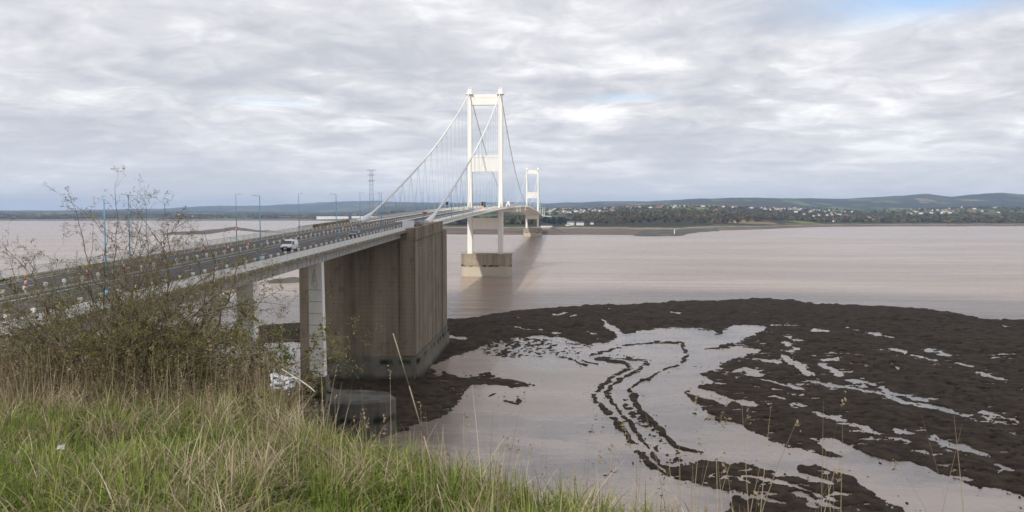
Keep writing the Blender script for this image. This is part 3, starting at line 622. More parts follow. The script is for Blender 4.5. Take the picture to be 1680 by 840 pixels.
def leg(u, side, zb):
    zt = zr(u)-2.36; x1 = -54.6+11.42 if side > 0 else -54.6-8.7; x0 = x1-2.45
    mb = MB(); mb.hexa([(x0, u-0.75, zb), (x1+0.3*side, u-0.75, zb), (x1+0.3*side, u+0.75, zb), (x0, u+0.75, zb), (x0, u-0.7, zt), (x1, u-0.7, zt), (x1, u+0.7, zt), (x0, u+0.7, zt)])
    z = zb+1.0
    while z < zt-4.5:
        k = (z-zb)/(zt-zb); xx = x1+0.3*side*(1-k)
        mb.box(x0+0.06, xx-0.16, u-0.86, u-0.73, z, z+0.13); mb.box(x0+0.05, xx-0.1, u-0.775, u-0.70, z-0.13, z-0.004, 1)  # rib, then a dark strip below it that paints its shade
        mb.box(xx-0.5, xx-0.18, u-0.84, u-0.73, z+1.0, z+1.12); mb.box(x0+0.05, x0+0.4, u-0.84, u-0.73, z+1.0, z+1.12)
        z += 2.15
    return child(mb, 'leg', [M_['pier_white'], M_['leg_rib_shade']], viaduct), x0, x1, zt
FT = {}
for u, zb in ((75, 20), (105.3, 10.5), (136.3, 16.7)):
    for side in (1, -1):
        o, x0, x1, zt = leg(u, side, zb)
        fb = MB(); fb.box(x0-0.35, x1+0.6, u-1.2, u+1.3, zb-7, zb); child(fb, 'footing', M_['base_conc'], viaduct)
        if u > 130 and side > 0:       # the raised letter A near the leg head
            em = MB(); cx = (x0+x1)/2-0.1; y = u-0.79
            P = lambda a, b: (cx+a*0.85, y, zt-4.4+b)
            for a, b in ((P(-0.72, 0.1), P(0.05, 3.2)), (P(0.05, 3.2), P(0.62, 0.0)), (P(-0.55, 0.9), P(0.5, 0.9)), (P(0.62, 0.0), P(0.15, -0.75)), (P(0.15, -0.75), P(-0.2, 0.0)), (P(-0.2, 0.0), P(0.05, 2.2))): em.tube(a, b, 0.05, n=5)
            em.v = [tuple(np.array(p)-np.array(viaduct.location)) for p in em.v]
            em.build('letter_mark', M_['girder_grey'], o)
def parapet(name, dv, u0, u1, label, bar_w, step, mat_, zlow=-0.3, ztop=0.86):
    root = empty(name, (ax((u0+u1)/2)+dv, (u0+u1)/2, zr((u0+u1)/2)), label, 'parapet')
    us = lin(u0, u1, 3.1)
    for a, b in zip(us[:-1], us[1:]):
        pb = MB()
        pb.box(ax(a)+dv-0.05, ax(a)+dv+0.12, a-0.08, a+0.08, zr(a)+zlow, zr(a)+ztop+0.04); child(pb, 'post', M_['white_fascia'], root)
    n = int((u1-u0)/0.125); bb = MB()
    for i in range(n):
        u = u0+(i+0.5)*(u1-u0)/n
        if min(abs(u-q) for q in us) < 0.07: continue
        z = zr(u); bb.hexa([(ax(u)+dv-0.012, u-bar_w/2, z+zlow+0.06), (ax(u)+dv+0.012, u-bar_w/2, z+zlow+0.06), (ax(u)+dv+0.012, u+bar_w/2, z+zlow+0.06), (ax(u)+dv-0.012, u+bar_w/2, z+zlow+0.06),
                            (ax(u)+dv-0.012, u-bar_w/2, z+ztop-0.06), (ax(u)+dv+0.012, u-bar_w/2, z+ztop-0.06), (ax(u)+dv+0.012, u+bar_w/2, z+ztop-0.06), (ax(u)+dv-0.012, u+bar_w/2, z+ztop-0.06)])
    child(bb, 'infill_panel', mat_, root)
    rb = MB()
    for z0, z1 in ((ztop-0.06, ztop+0.02), (zlow, zlow+0.06)): sweep(rb, us, [(dv-0.04, z0), (dv+0.04, z0), (dv+0.04, z1), (dv-0.04, z1)])
    child(rb, 'top_rail', M_['white_fascia'], root)
    return root
parapet('parapet', 13.1, 36, 203.6, 'white slatted parapet along the near edge of the viaduct deck', 0.117, 3.1, M_['panel_white'])
parapet('parapet', -12.95, 60, 205, 'open white railing along the far edge of the viaduct deck', 0.022, 3.1, M_['white_fascia'], zlow=0.0, ztop=1.12)

# crash barriers: posts with a wide block at the head
def post_proto(two):
    mb = MB(); mb.box(-0.075, 0.075, -0.07, 0.07, -0.02, 0.62)
    mb.hexa([(-0.09, -0.09, 0.34), (0.09, -0.09, 0.34), (0.09, 0.09, 0.34), (-0.09, 0.09, 0.34), (-0.17, -0.14, 0.48), (0.17, -0.14, 0.48), (0.17, 0.14, 0.48), (-0.17, 0.14, 0.48)])
    mb.box(-0.17, 0.17, -0.14, 0.14, 0.48, 0.82)
    o = mb.build('post', M_['cream_steel'], None, bevel=0.015); return o
PP = post_proto(0)
def barrier(name, dv, u0, u1, label, step=3.1, zb=0.05, rail=True, h=1.0):
    um = (u0+u1)/2; root = empty(name, (ax(um)+dv, um, zr(um)), label, 'crash barrier')
    n = int((u1-u0)/step)
    for i in range(min(n, 100)):
        u = u0+i*step; o = PP.copy(); COL.objects.link(o); o.parent = root; o.location = (ax(u)+dv-root.location.x, u-um, zr(u)+zb-root.location.z); o.rotation_euler = (0, 0, random.uniform(-.06, .06)); o.scale = (1, 1, h)
    us = lin(u0, u1, 6); rb = MB()
    for z in (0.30, 0.55): sweep(rb, us, [(dv-0.03, z), (dv+0.03, z), (dv+0.03, z+0.05), (dv-0.03, z+0.05)])
    child(rb, 'rail', M_['rust_brown'], root)
    return root
barrier('crash_barrier', 10.6, 36, 205, 'white capped barrier posts beside the near lane of the viaduct')
barrier('crash_barrier', 0.0, 34, 205, 'white capped barrier posts along the central reserve of the viaduct', zb=0.15)
barrier('crash_barrier', -9.55, 52, 205, 'white capped barrier posts beside the far lane of the viaduct')
barrier('crash_barrier', 10.0, 208, 560, 'barrier posts beside the near lane of the suspended deck', 3.55)
barrier('crash_barrier', 0.0, 208, 560, 'barrier posts along the central reserve of the suspended deck', 3.55)
barrier('crash_barrier', -9.7, 208, 560, 'barrier posts beside the far lane of the suspended deck', 3.55)
bpy.data.objects.remove(PP)

# ------------------------------------------------------------------ anchorage
anch = empty('anchorage', (-55.2, 235, 0), 'huge stained brown concrete anchorage block under the deck', 'anchorage')
VL, VR = -71.6, -39.2
mb = MB()
UA0, UA1 = 205.0, 263.0
def at_uz(u, off): return zr(u)+off
# main block with sloping top, right side panel slightly recessed between edge ribs
z0a, z0b = at_uz(UA0, -3.0), at_uz(UA1, -3.0)
mb.hexa([(VL, UA0, 0.3), (VR-0.35, UA0, 0.3), (VR-0.35, UA1, 0.3), (VL, UA1, 0.3), (VL, UA0, z0a), (VR-0.35, UA0, z0a), (VR-0.35, UA1, z0b), (VL, UA1, z0b)])
child(mb, 'block', M_['anch_conc'], anch)
for ua, ub, vo in ((UA0-0.25, UA0+5.0, 0.0), (UA1-9.0, UA1+0.25, 0.0)):
    mb = MB(); mb.hexa([(VR-0.34, ua, 7.5), (VR+vo, ua, 7.5), (VR+vo, ub, 7.5), (VR-0.34, ub, 7.5), (VR-0.34, ua, at_uz(ua, -3.3)), (VR+vo, ua, at_uz(ua, -3.3)), (VR+vo, ub, at_uz(ub, -3.3)), (VR-0.34, ub, at_uz(ub, -3.3))])
    child(mb, 'rib', M_['anch_conc'], anch)
mb = MB()   # pilaster on the near face below the turret
mb.box(VR-4.2, VR-0.36, UA0-0.45, UA0-0.002, 7.6, at_uz(UA0, -3.02)); child(mb, 'pilaster', M_['anch_conc'], anch)
mb = MB()   # flared foot
mb.add([(VL-0.05, UA0-0.06, 0.2), (VR-0.6, UA0-0.06, 0.2), (VR+0.9, UA0+4.5, 0.2), (VR+0.9, UA1+1.0, 0.2), (VL-0.05, UA1+1.0, 0.2),
        (VL-0.05, UA0-0.06, 7.2), (VR-0.2, UA0-0.06, 7.2), (VR+0.35, UA0+1.6, 7.2), (VR+0.35, UA1+0.8, 7.2), (VL-0.05, UA1+0.8, 7.2)],
       [(4, 3, 2, 1, 0), (5, 6, 7, 8, 9)]+[(i, (i+1) % 5, 5+(i+1) % 5, 5+i) for i in range(5)])
child(mb, 'plinth', M_['plinth_conc'], anch)
def wall(v0, v1, ua, ub, lo, hi, name='parapet_wall'):
    mb = MB(); mb.hexa([(v0, ua, at_uz(ua, lo)), (v1, ua, at_uz(ua, lo)), (v1, ub, at_uz(ub, lo)), (v0, ub, at_uz(ub, lo)), (v0, ua, at_uz(ua, hi)), (v1, ua, at_uz(ua, hi)), (v1, ub, at_uz(ub, hi)), (v0, ub, at_uz(ub, hi))])
    return child(mb, name, M_['anch_conc'], anch)
wall(VR-0.9, VR+0.12, UA0-0.3, 253.5, -2.95, 0.35)
wall(VR-2.4, VR-0.93, UA0-0.32, UA0+3.6, -2.98, 0.25, 'turret')
wall(VL-0.1, VL+0.9, UA0, 253, -2.95, 0.75)
wall(VL+0.95, VR-2.45, UA0, UA1-6, -2.97, -0.06, 'deck_slab')
# octagonal old concrete platform at the foot
plat = MB()
pp = [(-74, 150.5), (-40.5, 150.0), (-35.4, 152.2), (-34.0, 155.5), (-36.5, 160), (-42, 161.5), (-74, 161.5)]
plat.prism(pp, 0.3, 7.9); plat.prism([(x*1.0+0.0, y) for x, y in pp], 7.9, 8.3, top=[(-74, 151), (-40.8, 150.6), (-36, 152.6), (-34.7, 155.5), (-37, 159.5), (-42.2, 161), (-74, 161)])
tag(plat.build('concrete_platform', M_['base_conc']), 'low grey concrete platform with chamfered end at the foot of the white leg', 'platform')

# ------------------------------------------------------------------ suspension bridge
sb = empty('suspension_bridge', (-55.3, 568, 0), 'white suspension bridge with two portal towers and a thin curved deck', 'bridge')
US = lin(255.2, 1866, 10)
mb = MB()
sweep(mb, US, [(-15.9, -0.5), (-12.2, -0.45), (-11.7, -0.02), (11.7, -0.02), (12.2, -0.45), (15.9, -0.5), (16.0, -0.62), (16.0, -0.95), (12.6, -1.2), (8.2, -3.05), (-8.2, -3.05), (-12.6, -1.2), (-16.0, -0.95), (-16.0, -0.62)])
child(mb, 'deck', M_['white_fascia'], sb)
mb = MB(); strip(mb, US, 12.3, 15.8, -0.44); strip(mb, US, -15.8, -12.3, -0.44); child(mb, 'footway', M_['path_grey'], sb)
for sgn in (1, -1):
    mb = MB(); d = 15.85*sgn
    for z in (0.62, 0.2, -0.1): sweep(mb, US, [(d-0.03, z), (d+0.03, z), (d+0.03, z+0.06), (d-0.03, z+0.06)])
    n = 0
    for u in lin(255.5, 760, 0.6):
        big = (n % 5 == 0); w = 0.05 if big else 0.12; n += 1
        mb.box(ax(u)+d-0.02, ax(u)+d+0.02, u-w, u+w, zr(u)-0.5, zr(u)+0.64)
    for u in lin(762, 1860, 2.4): mb.box(ax(u)+d-0.02, ax(u)+d+0.02, u-0.3, u+0.3, zr(u)-0.5, zr(u)+0.62)
    child(mb, 'railing', M_['cream_steel'], sb)
AXS = -55.3
def tower(u):
    T = empty('tower', (0, 0, 0)); T.parent = sb; T.location = (0, u-568, 0)
    def ch(mb, name, m, parent=T, **k):
        mb.v = [(x-AXS, y-u, z) for x, y, z in mb.v]; return mb.build(name, m, parent, **k)
    for s in (-1, 1):
        c = AXS+11.45*s
        mb = MB()
        w0, w1, d0, d1 = 1.95, 1.5, 2.9, 2.2
        def ring(z, w, d, e=0.45): return [(c-w, u-d+e, z), (c-w+e, u-d, z), (c+w-e, u-d, z), (c+w, u-d+e, z), (c+w, u+d-e, z), (c+w-e, u+d, z), (c-w+e, u+d, z), (c-w, u+d-e, z)]
        a = ring(16.5, w0, d0); b = ring(53, (w0+w1)/2+.05, (d0+d1)/2+.05); t = ring(135.0, w1, d1)
        mb.add(a+b+t, [tuple(range(8))[::-1], tuple(range(16, 24))]+[(k*8+i, k*8+(i+1) % 8, k*8+8+(i+1) % 8, k*8+8+i) for k in (0, 1) for i in range(8)])
        ch(mb, 'tower_leg', M_['white_steel'])
        mb = MB(); mb.box(c-2.6, c+2.6, u-3.4, u+3.4, 134.6, 135.2); mb.box(c-1.6, c+1.6, u-2.6, u+2.6, 135.2, 136.6)
        mb.prof([(u-2.6, 136.6), (u+2.6, 136.6), (u+1.2, 138.6), (u-1.2, 138.6)], c-1.3, c+1.3)
        mb.tube((c-0.8, u, 138.6), (c-0.8, u, 139.9), 0.14); mb.tube((c+0.8, u, 138.6), (c+0.8, u, 139.9), 0.14); mb.tube((c-1.2, u, 139.8), (c+1.2, u, 139.8), 0.2)
        for dx in (-2.5, 0, 2.5):
            for dy in (-3.3, 3.3): mb.tube((c+dx, u+dy, 135.2), (c+dx, u+dy, 136.3), 0.05, n=4)
        for dy in (-3.3, 3.3): mb.tube((c-2.5, u+dy, 136.3), (c+2.5, u+dy, 136.3), 0.05, n=4)
        for dx in (-2.5, 2.5): mb.tube((c+dx, u-3.3, 136.3), (c+dx, u+3.3, 136.3), 0.05, n=4)
        ch(mb, 'saddle', M_['white_steel'])
        mb = MB()      # sloping stay plates where the leg passes the deck
        zd = zr(u)
        for sg in (-1, 1): mb.prof([(u+sg*2.4, zd+0.1), (u+sg*8.0, zd+0.1), (u+sg*2.4, zd+5.2)], c-0.25, c+0.25)
        ch(mb, 'stay_plate', M_['cream_steel'])
    for z0, z1, dp, nm in ((126.9, 132.1, 1.7, 'cross_beam'), (77.6, 87.8, 1.8, 'cross_beam'), (34.8, 43.0, 2.0, 'cross_beam')):
        mb = MB(); x0, x1 = AXS-9.9, AXS+9.9
        if z0 < 40: x0, x1 = AXS-9.78, AXS+9.78
        mb.box(x0, x1, u-dp, u+dp, z0, z1)
        if z0 > 100: mb.box(x0, x1, u-dp+0.5, u+dp-0.5, z1, z1+0.25); mb.box(x0, x1, u-dp+0.2, u+dp-0.2, z1+0.25, z1+2.6)
        elif z0 > 60:
            mb.box(x0, x1, u-dp+0.3, u+dp-0.3, z1, z1+0.3); mb.box(x0, x1, u-dp, u+dp, z1+0.3, z1+2.0)
            for i in range(1, 9): xx = x0+i*(x1-x0)/9; mb.box(xx-0.07, xx+0.07, u-dp-0.12, u-dp+0.01, z0+0.3, z1-0.3)
        else:
            for zz in (z0+4.0, z0+8.2): mb.box(x0, x1, u-dp-0.12, u-dp+0.01, zz, zz+0.25)
        ch(mb, nm, M_['white_steel'])
tower(568); tower(1556)
def cable_pts(s):
    c = AXS+11.45*s; pts = []
    for u in np.linspace(257.5, 568, 40): t = (u-257.5)/310.5; pts.append((c, u, 44.4+(136.4-44.4)*t-4*6.5*t*(1-t)))
    for u in np.linspace(568, 1556, 80)[1:]: t = (u-568)/988; pts.append((c, u, 136.4-4*78.0*t*(1-t)))
    for u in np.linspace(1556, 1866, 30)[1:]: t = (u-1556)/310; pts.append((c, u, 136.4+(44.4-136.4)*t-4*6.5*t*(1-t)))
    return pts
def cable_z(u):
    if u < 568: t = (u-257.5)/310.5; return 44.4+92*t-26*t*(1-t)
    if u <= 1556: t = (u-568)/988; return 136.4-312*t*(1-t)
    t = (u-1556)/310; return 136.4-92*t-26*t*(1-t)
hang = []
for s in (-1, 1):
    P = cable_pts(s); mb = MB()
    for a, b in zip(P[:-1], P[1:]): mb.tube(a, b, 0.42 if a[1] < 568 else 0.34, n=8, caps=False)
    child(mb, 'main_cable', M_['cable_white'], sb, smooth=True)
    mb = MB(); c = AXS+11.45*s
    ua = 249.5; za = zr(ua)-0.4; ub = 268; mb.tube((c, ua, za), (c, ub, cable_z(ub)), 1.25, 0.5, n=12); child(mb, 'cable_hood', M_['cable_white'], sb, smooth=False)
    u = 276.0
    while u < 1850:
        for du in (-9.0, 9.0):
            ut = u+du
            if ut < 274 or ut > 1850 or abs(ut-568) < 3 or abs(ut-1556) < 3 or abs(u-568) < 5 or abs(u-1556) < 5: continue
            zt = cable_z(ut)
            if zt-zr(ut) > 2.0: hang.append(((c, u, zr(u)), (c, ut, zt)))
        u += 18.3
hang.sort(key=lambda h: h[1][1])
for a, b in hang[:100]:
    mb = MB(); mb.tube(a, b, 0.055, n=4, caps=False); child(mb, 'hanger', M_['hanger_steel'], sb)
mb = MB()
for a, b in hang[100:]: mb.tube(a, b, 0.06, n=3, caps=False)
tag(child(mb, 'hangers', M_['hanger_steel'], sb), kind='stuff')

def tower_base(u, label):
    mb = MB(); c = AXS+0.9; hw = 19.3; d = 8.5; n = 10
    poly = []
    for i in range(n+1): t = -pi/2+pi*i/n; poly.append((c+hw-3.0+3.0*cos(t), u+d*sin(t)*(1.0)))
    poly = [(c+hw-6+6*cos(-pi/2+pi*i/n), u+d*sin(-pi/2+pi*i/n)) for i in range(n+1)]+[(c-hw+6-6*cos(-pi/2+pi*i/n), u-d*sin(-pi/2+pi*i/n)) for i in range(n+1)]
    mb.prism(poly, -0.6, 16.0, 0)
    r = empty('tower_base', (c, u, 0), label, 'pier base')
    mb.v = [(x-c, y-u, z) for x, y, z in mb.v]; mb.build('caisson', M_['pier_conc'], r)
    cp = MB(); pol2 = [(c+(x-c)*1.008, u+(y-u)*1.02) for x, y in poly]; cp.prism(pol2, 16.0, 16.5); cp.v = [(x-c, y-u, z) for x, y, z in cp.v]; cp.build('capping', M_['pier_conc'], r)
    rl = MB()
    for i in range(0, len(poly)):
        a = poly[i]; b = poly[(i+1) % len(poly)]; L_ = math.hypot(b[0]-a[0], b[1]-a[1]); k = max(1, int(L_/2.5))
        for j in range(k): x = a[0]+(b[0]-a[0])*j/k; y = a[1]+(b[1]-a[1])*j/k; rl.tube((x, y, 16.5), (x, y, 17.6), 0.03, n=3, caps=False)
        rl.tube((*a, 17.6), (*b, 17.6), 0.03, n=3, caps=False); rl.tube((*a, 17.1), (*b, 17.1), 0.03, n=3, caps=False)
    rl.v = [(x-c, y-u, z) for x, y, z in rl.v]; rl.build('guard_rail', M_['pylon_steel'], r)
tower_base(568, 'concrete pier base with green weed line under the near bridge tower')
tower_base(1556, 'distant concrete pier base under the far bridge tower')
# inspection gantries hung below the deck just beyond the near tower
for u, w in ((690, 9), (740, 9), (860, 8)):
    r = empty('inspection_gantry', (AXS+13, u, zr(u)), {690: 'white inspection gantry under the deck, nearest the tower', 740: 'white inspection gantry under the deck, middle one', 860: 'small white inspection gantry under the deck, farthest out'}[u], 'gantry')
    mb = MB(); z = zr(u)
    mb.box(AXS+5, AXS+17.5, u-w/2, u+w/2, z-5.2, z-4.4); mb.box(AXS+5, AXS+17.5, u-w/2, u-w/2+0.15, z-4.4, z-3.6); mb.box(AXS+5, AXS+17.5, u+w/2-0.15, u+w/2, z-4.4, z-3.6)
    child(mb, 'platform', M_['white_fascia'], r)
    mb = MB()
    for y in (u-w/2+0.4, u+w/2-0.4): mb.tube((AXS+17.0, y, z-4.4), (AXS+17.0, y, z+0.2), 0.12, n=5); mb.tube((AXS+6, y, z-4.4), (AXS+6, y, z-3.0), 0.12, n=5)
    child(mb, 'hanger_frame', M_['white_fascia'], r)
# maintenance cabin on the deck edge beyond the near tower
u = 615; r = empty('maintenance_cabin', (AXS+14, u, zr(u)-0.4), 'white cabin with railings on the deck edge beyond the near tower', 'cabin'); z = zr(u)-0.42
mb = MB(); mb.box(AXS+12.3, AXS+15.6, u-2, u+2, z, z+2.6); child(mb, 'wall', M_['white_box'], r)
mb = MB(); mb.box(AXS+12.1, AXS+15.8, u-2.2, u+2.2, z+2.6, z+2.8); child(mb, 'roof', M_['cream_steel'], r)
mb = MB(); mb.box(AXS+13, AXS+15, u-1.2, u+1.2, z+2.8, z+4.8); child(mb, 'vent_housing', M_['white_box'], r)
mb = MB(); mb.box(AXS+13.3, AXS+14.6, u-2.04, u-2.0, z+1.1, z+2.0); child(mb, 'window', M_['glass_dark'], r)
# ------------------------------------------------------------------ street lamps
def lamp_proto(side):
    r = empty('street_lamp'); r['category'] = 'street lamp'; r['label'] = 'x'
    mb = MB(); mb.tube((0, 0, -0.3), (0, 0, 1.3), 0.135, 0.13, 8); mb.tube((0, 0, 1.3), (0, 0, 9.9), 0.095, 0.055, 8); mb.build('pole', M_['lamp_blue'], r, smooth=True)
    mb = MB(); mb.tube((0, 0, 9.88), (side*0.7, 0, 9.93), 0.04, 0.035, 6); mb.build('arm', M_['lamp_head'], r)
    mb = MB(); mb.hexa([(side*0.55, -0.11, 9.87), (side*1.2, -0.09, 9.90), (side*1.2, 0.09, 9.90), (side*0.55, 0.11, 9.87), (side*0.55, -0.09, 10.0), (side*1.2, -0.06, 9.98), (side*1.2, 0.06, 9.98), (side*0.55, 0.09, 10.0)]); mb.build('lantern', M_['lamp_head'], r)
    return r
pr = {1: lamp_proto(-1), -1: lamp_proto(1)}
near_lab = {172: 'blue lamp post rising through the hawthorn, on the near side of the road', 427: 'blue lamp post on the near side of the road just left of the white van', 552: 'blue lamp post on the near side of the road, left of the grey car', 626: 'blue lamp post on the near side just left of the white cabinet'}
far_lab = {212: 'blue lamp post rising behind the hawthorn, on the far side of the road', 388: 'blue lamp post with a small red sign on the far side of the road', 491: 'blue lamp post on the far side where the railing meets the anchorage wall', 594: 'blue lamp post at the foot of the far suspension cable'}
first = {1: True, -1: True}
LAMPS = []
def put_lamp(side, u, dv, label, group='blue lamp posts along the bridge'):
    r = pr[side] if first[side] else copy_tree(pr[side]); first[side] = False
    r.location = (ax(u)+dv, u, zr(u)); tag(r, label, 'street lamp', group); LAMPS.append(r); return r
def u_of(px, v0):       # where the line at lateral offset v0 meets this column of the picture
    r = ray(px, 380); return r[1]/r[0]*v0
for px in near_lab: put_lamp(1, u_of(px, -42.6), 12.0, near_lab[px])
for px in far_lab: put_lamp(-1, u_of(px, -64.9), -10.3, far_lab[px])
spanlab = 'slim blue lamp post on the suspended deck among the hangers'
for i, u in enumerate((283, 320, 356, 392, 428, 464, 500, 536)):
    put_lamp(-1, u, -12.3, spanlab); put_lamp(1, u-46 if i == 0 else u-18, 12.3, spanlab if i else 'blue lamp post beside the near cable hood on the anchorage')
# small sign on one far lamp
p = LAMPS[5].location
def plate(name, loc, w, h, face, border, label, cat, post_h=0.0, bw=0.12, post_mat='lamp_head'):
    r = empty(name, loc, label, cat)
    mb = MB(); mb.box(-w/2, w/2, -0.02, 0.02, post_h, post_h+h); mb.build('face', face, r)
    if border:
        mb = MB()
        for q in ((-w/2-0.002, w/2+0.002, post_h-0.002, post_h+bw), (-w/2-0.002, w/2+0.002, post_h+h-bw, post_h+h+0.002), (-w/2-0.002, -w/2+bw, post_h+bw, post_h+h-bw), (w/2-bw, w/2+0.002, post_h+bw, post_h+h-bw)): mb.box(q[0], q[1], -0.035, 0.03, q[2], q[3])
        mb.build('border', border, r)
    if post_h > 0.3:
        mb = MB(); mb.tube((0, 0.06, -0.05), (0, 0.06, post_h+h*0.8), 0.04, n=6); mb.build('post', M_[post_mat], r)
    return r
plate('road_sign', (p.x, p.y-0.16, p.z+2.6), 0.62, 0.72, M_['cone_white'], M_['sign_red'], 'small square red bordered sign fixed to a far blue lamp post', 'road sign')
def sloc(px, py, v):
    q = at_v(px, py, v); return (v, q[1], zr(q[1]))
plate('road_sign', sloc(788.6, 348, -43.6), 1.7, 1.3, M_['cone_orange'], M_['cone_white'], 'orange board on the barrier of the suspended deck near the tower', 'road sign', post_h=0.75, bw=0.1)
plate('road_sign', (-46.6, 428, zr(428)), 0.9, 0.9, M_['sign_red'], M_['cone_white'], 'small red board beside the lane just before the tower leg', 'road sign', post_h=1.2, bw=0.12)
q = sloc(750.2, 343, -60.2)
r = empty('signal_gantry', (-66.2, 447, zr(447)-0.4), 'dark matrix signal on a post at the far edge of the suspended deck', 'traffic signal')
mb = MB(); mb.tube((0, 0, 0), (0, 0, 3.4), 0.12, n=6); mb.build('post', M_['pylon_steel'], r)
mb = MB(); mb.box(-0.75, 0.75, -0.2, 0.25, 3.2, 5.0); mb.build('signal_face', M_['lorry_dark'], r)
mb = MB(); mb.box(-0.85, 0.85, -0.45, 0.27, 5.0, 5.12); mb.build('hood', M_['lorry_dark'], r)

# ------------------------------------------------------------------ traffic cones with lamps on the closed lane
def cone_proto(lamp):
    r = empty('traffic_cone'); r['category'] = 'traffic cone'; r['label'] = 'x'
    mb = MB(); mb.box(-0.24, 0.24, -0.24, 0.24, 0, 0.05); mb.build('base', M_['black_trim'], r)
    mb = MB(); mb.lathe([(0.20, 0.05), (0.155, 0.33)], 10); mb.lathe([(0.085, 0.72), (0.05, 0.95)], 10); mb.build('body', M_['cone_red'], r, smooth=True)
    mb = MB(); mb.lathe([(0.156, 0.33), (0.086, 0.72)], 10); mb.build('sleeve', M_['cone_white'], r, smooth=True)
    if lamp:
        mb = MB(); mb.box(-0.09, 0.09, -0.06, 0.06, 0.95, 1.1); mb.lathe([(0.11, 1.1), (0.14, 1.2), (0.1, 1.32)], 10); mb.build('warning_lamp', M_['cone_orange'], r)
    return r
cp = {True: cone_proto(True), False: cone_proto(False)}; cf = {True: True, False: True}
CONES = [(39, 471, 1), (141, 452, 1), (202, 441, 0), (245, 433, 0), (333, 412, 1), (374, 410, 0), (407, 405, 1), (438, 400, 0), (465, 395.5, 1), (489, 391, 0), (511, 387, 1), (531, 383.5, 0), (545.5, 380, 1), (563, 376.5, 0), (576.5, 373.5, 1), (591, 370.5, 0), (605, 368, 0), (619, 365.6, 1), (634, 363.2, 0), (648, 361.4, 0), (660, 359.6, 1)]
for i, (px, py, lp) in enumerate(CONES):
    q = on_road(px, py); lp = bool(lp); r = cp[lp] if cf[lp] else copy_tree(cp[lp]); cf[lp] = False
    vv = max(-62.6, min(-56.8, q[0])) ; uu = u_of(px, vv)
    r.location = (vv, uu, zr(uu)); r.rotation_euler = (0, 0, random.uniform(0, 1.5))
    tag(r, {True: 'red and white cone with an orange lamp on top, in the closed far lane', False: 'plain red and white cone without a lamp, in the closed far lane'}[lp] if i else 'red and white lamp topped cone nearest the frame edge, beside the far barrier', 'traffic cone', 'traffic cones closing the far lane')

# ------------------------------------------------------------------ vehicles (nose towards -y)
def wheels(r, xs, ys, rad, wd):
    for x in xs:
        for y in ys:
            s = 1 if x > 0 else -1
            def cyl(mb, x0, x1, prof):
                n = 16; vs = [(xx, y+rr*cos(2*pi*i/n), rad+rr*sin(2*pi*i/n)) for xx, rr in prof for i in range(n)]
                mb.add(vs, [(k*n+i, k*n+(i+1) % n, (k+1)*n+(i+1) % n, (k+1)*n+i) for k in range(len(prof)-1) for i in range(n)]+[tuple(range(n))[::-1], tuple(range((len(prof)-1)*n, len(prof)*n))])
            mb = MB(); cyl(mb, 0, 0, [(x-s*wd, rad*0.93), (x-s*wd*0.9, rad), (x-s*wd*0.1, rad), (x, rad*0.92)]); w = mb.build('wheel', M_['tyre'], r, smooth=False)
            mb = MB(); cyl(mb, 0, 0, [(x-s*0.05, rad*0.62), (x+s*0.012, rad*0.62), (x+s*0.02, rad*0.3)]); mb.build('rim', M_['rim'], w)
def shell(secs, mb, m=0):
    """loft of cross sections along y: each (y, [(x,z)...]) with equal counts"""
    n = len(secs[0][1]); vs = [(x, y, z) for y, p in secs for x, z in p]
    mb.add(vs, [(k*n+i, (k+1)*n+i, (k+1)*n+(i+1) % n, k*n+(i+1) % n) for k in range(len(secs)-1) for i in range(n)]+[tuple(range(n)), tuple(range((len(secs)-1)*n, len(secs)*n))[::-1]], m)
def sec(w, zb, zs, wt, zt):          # sill, shoulder, roof half widths
    return [(-w*0.96, zb), (-w, zb+0.12), (-w, zs), (-wt, zt-0.06), (-wt*0.88, zt), (wt*0.88, zt), (wt, zt-0.06), (w, zs), (w, zb+0.12), (w*0.96, zb)]
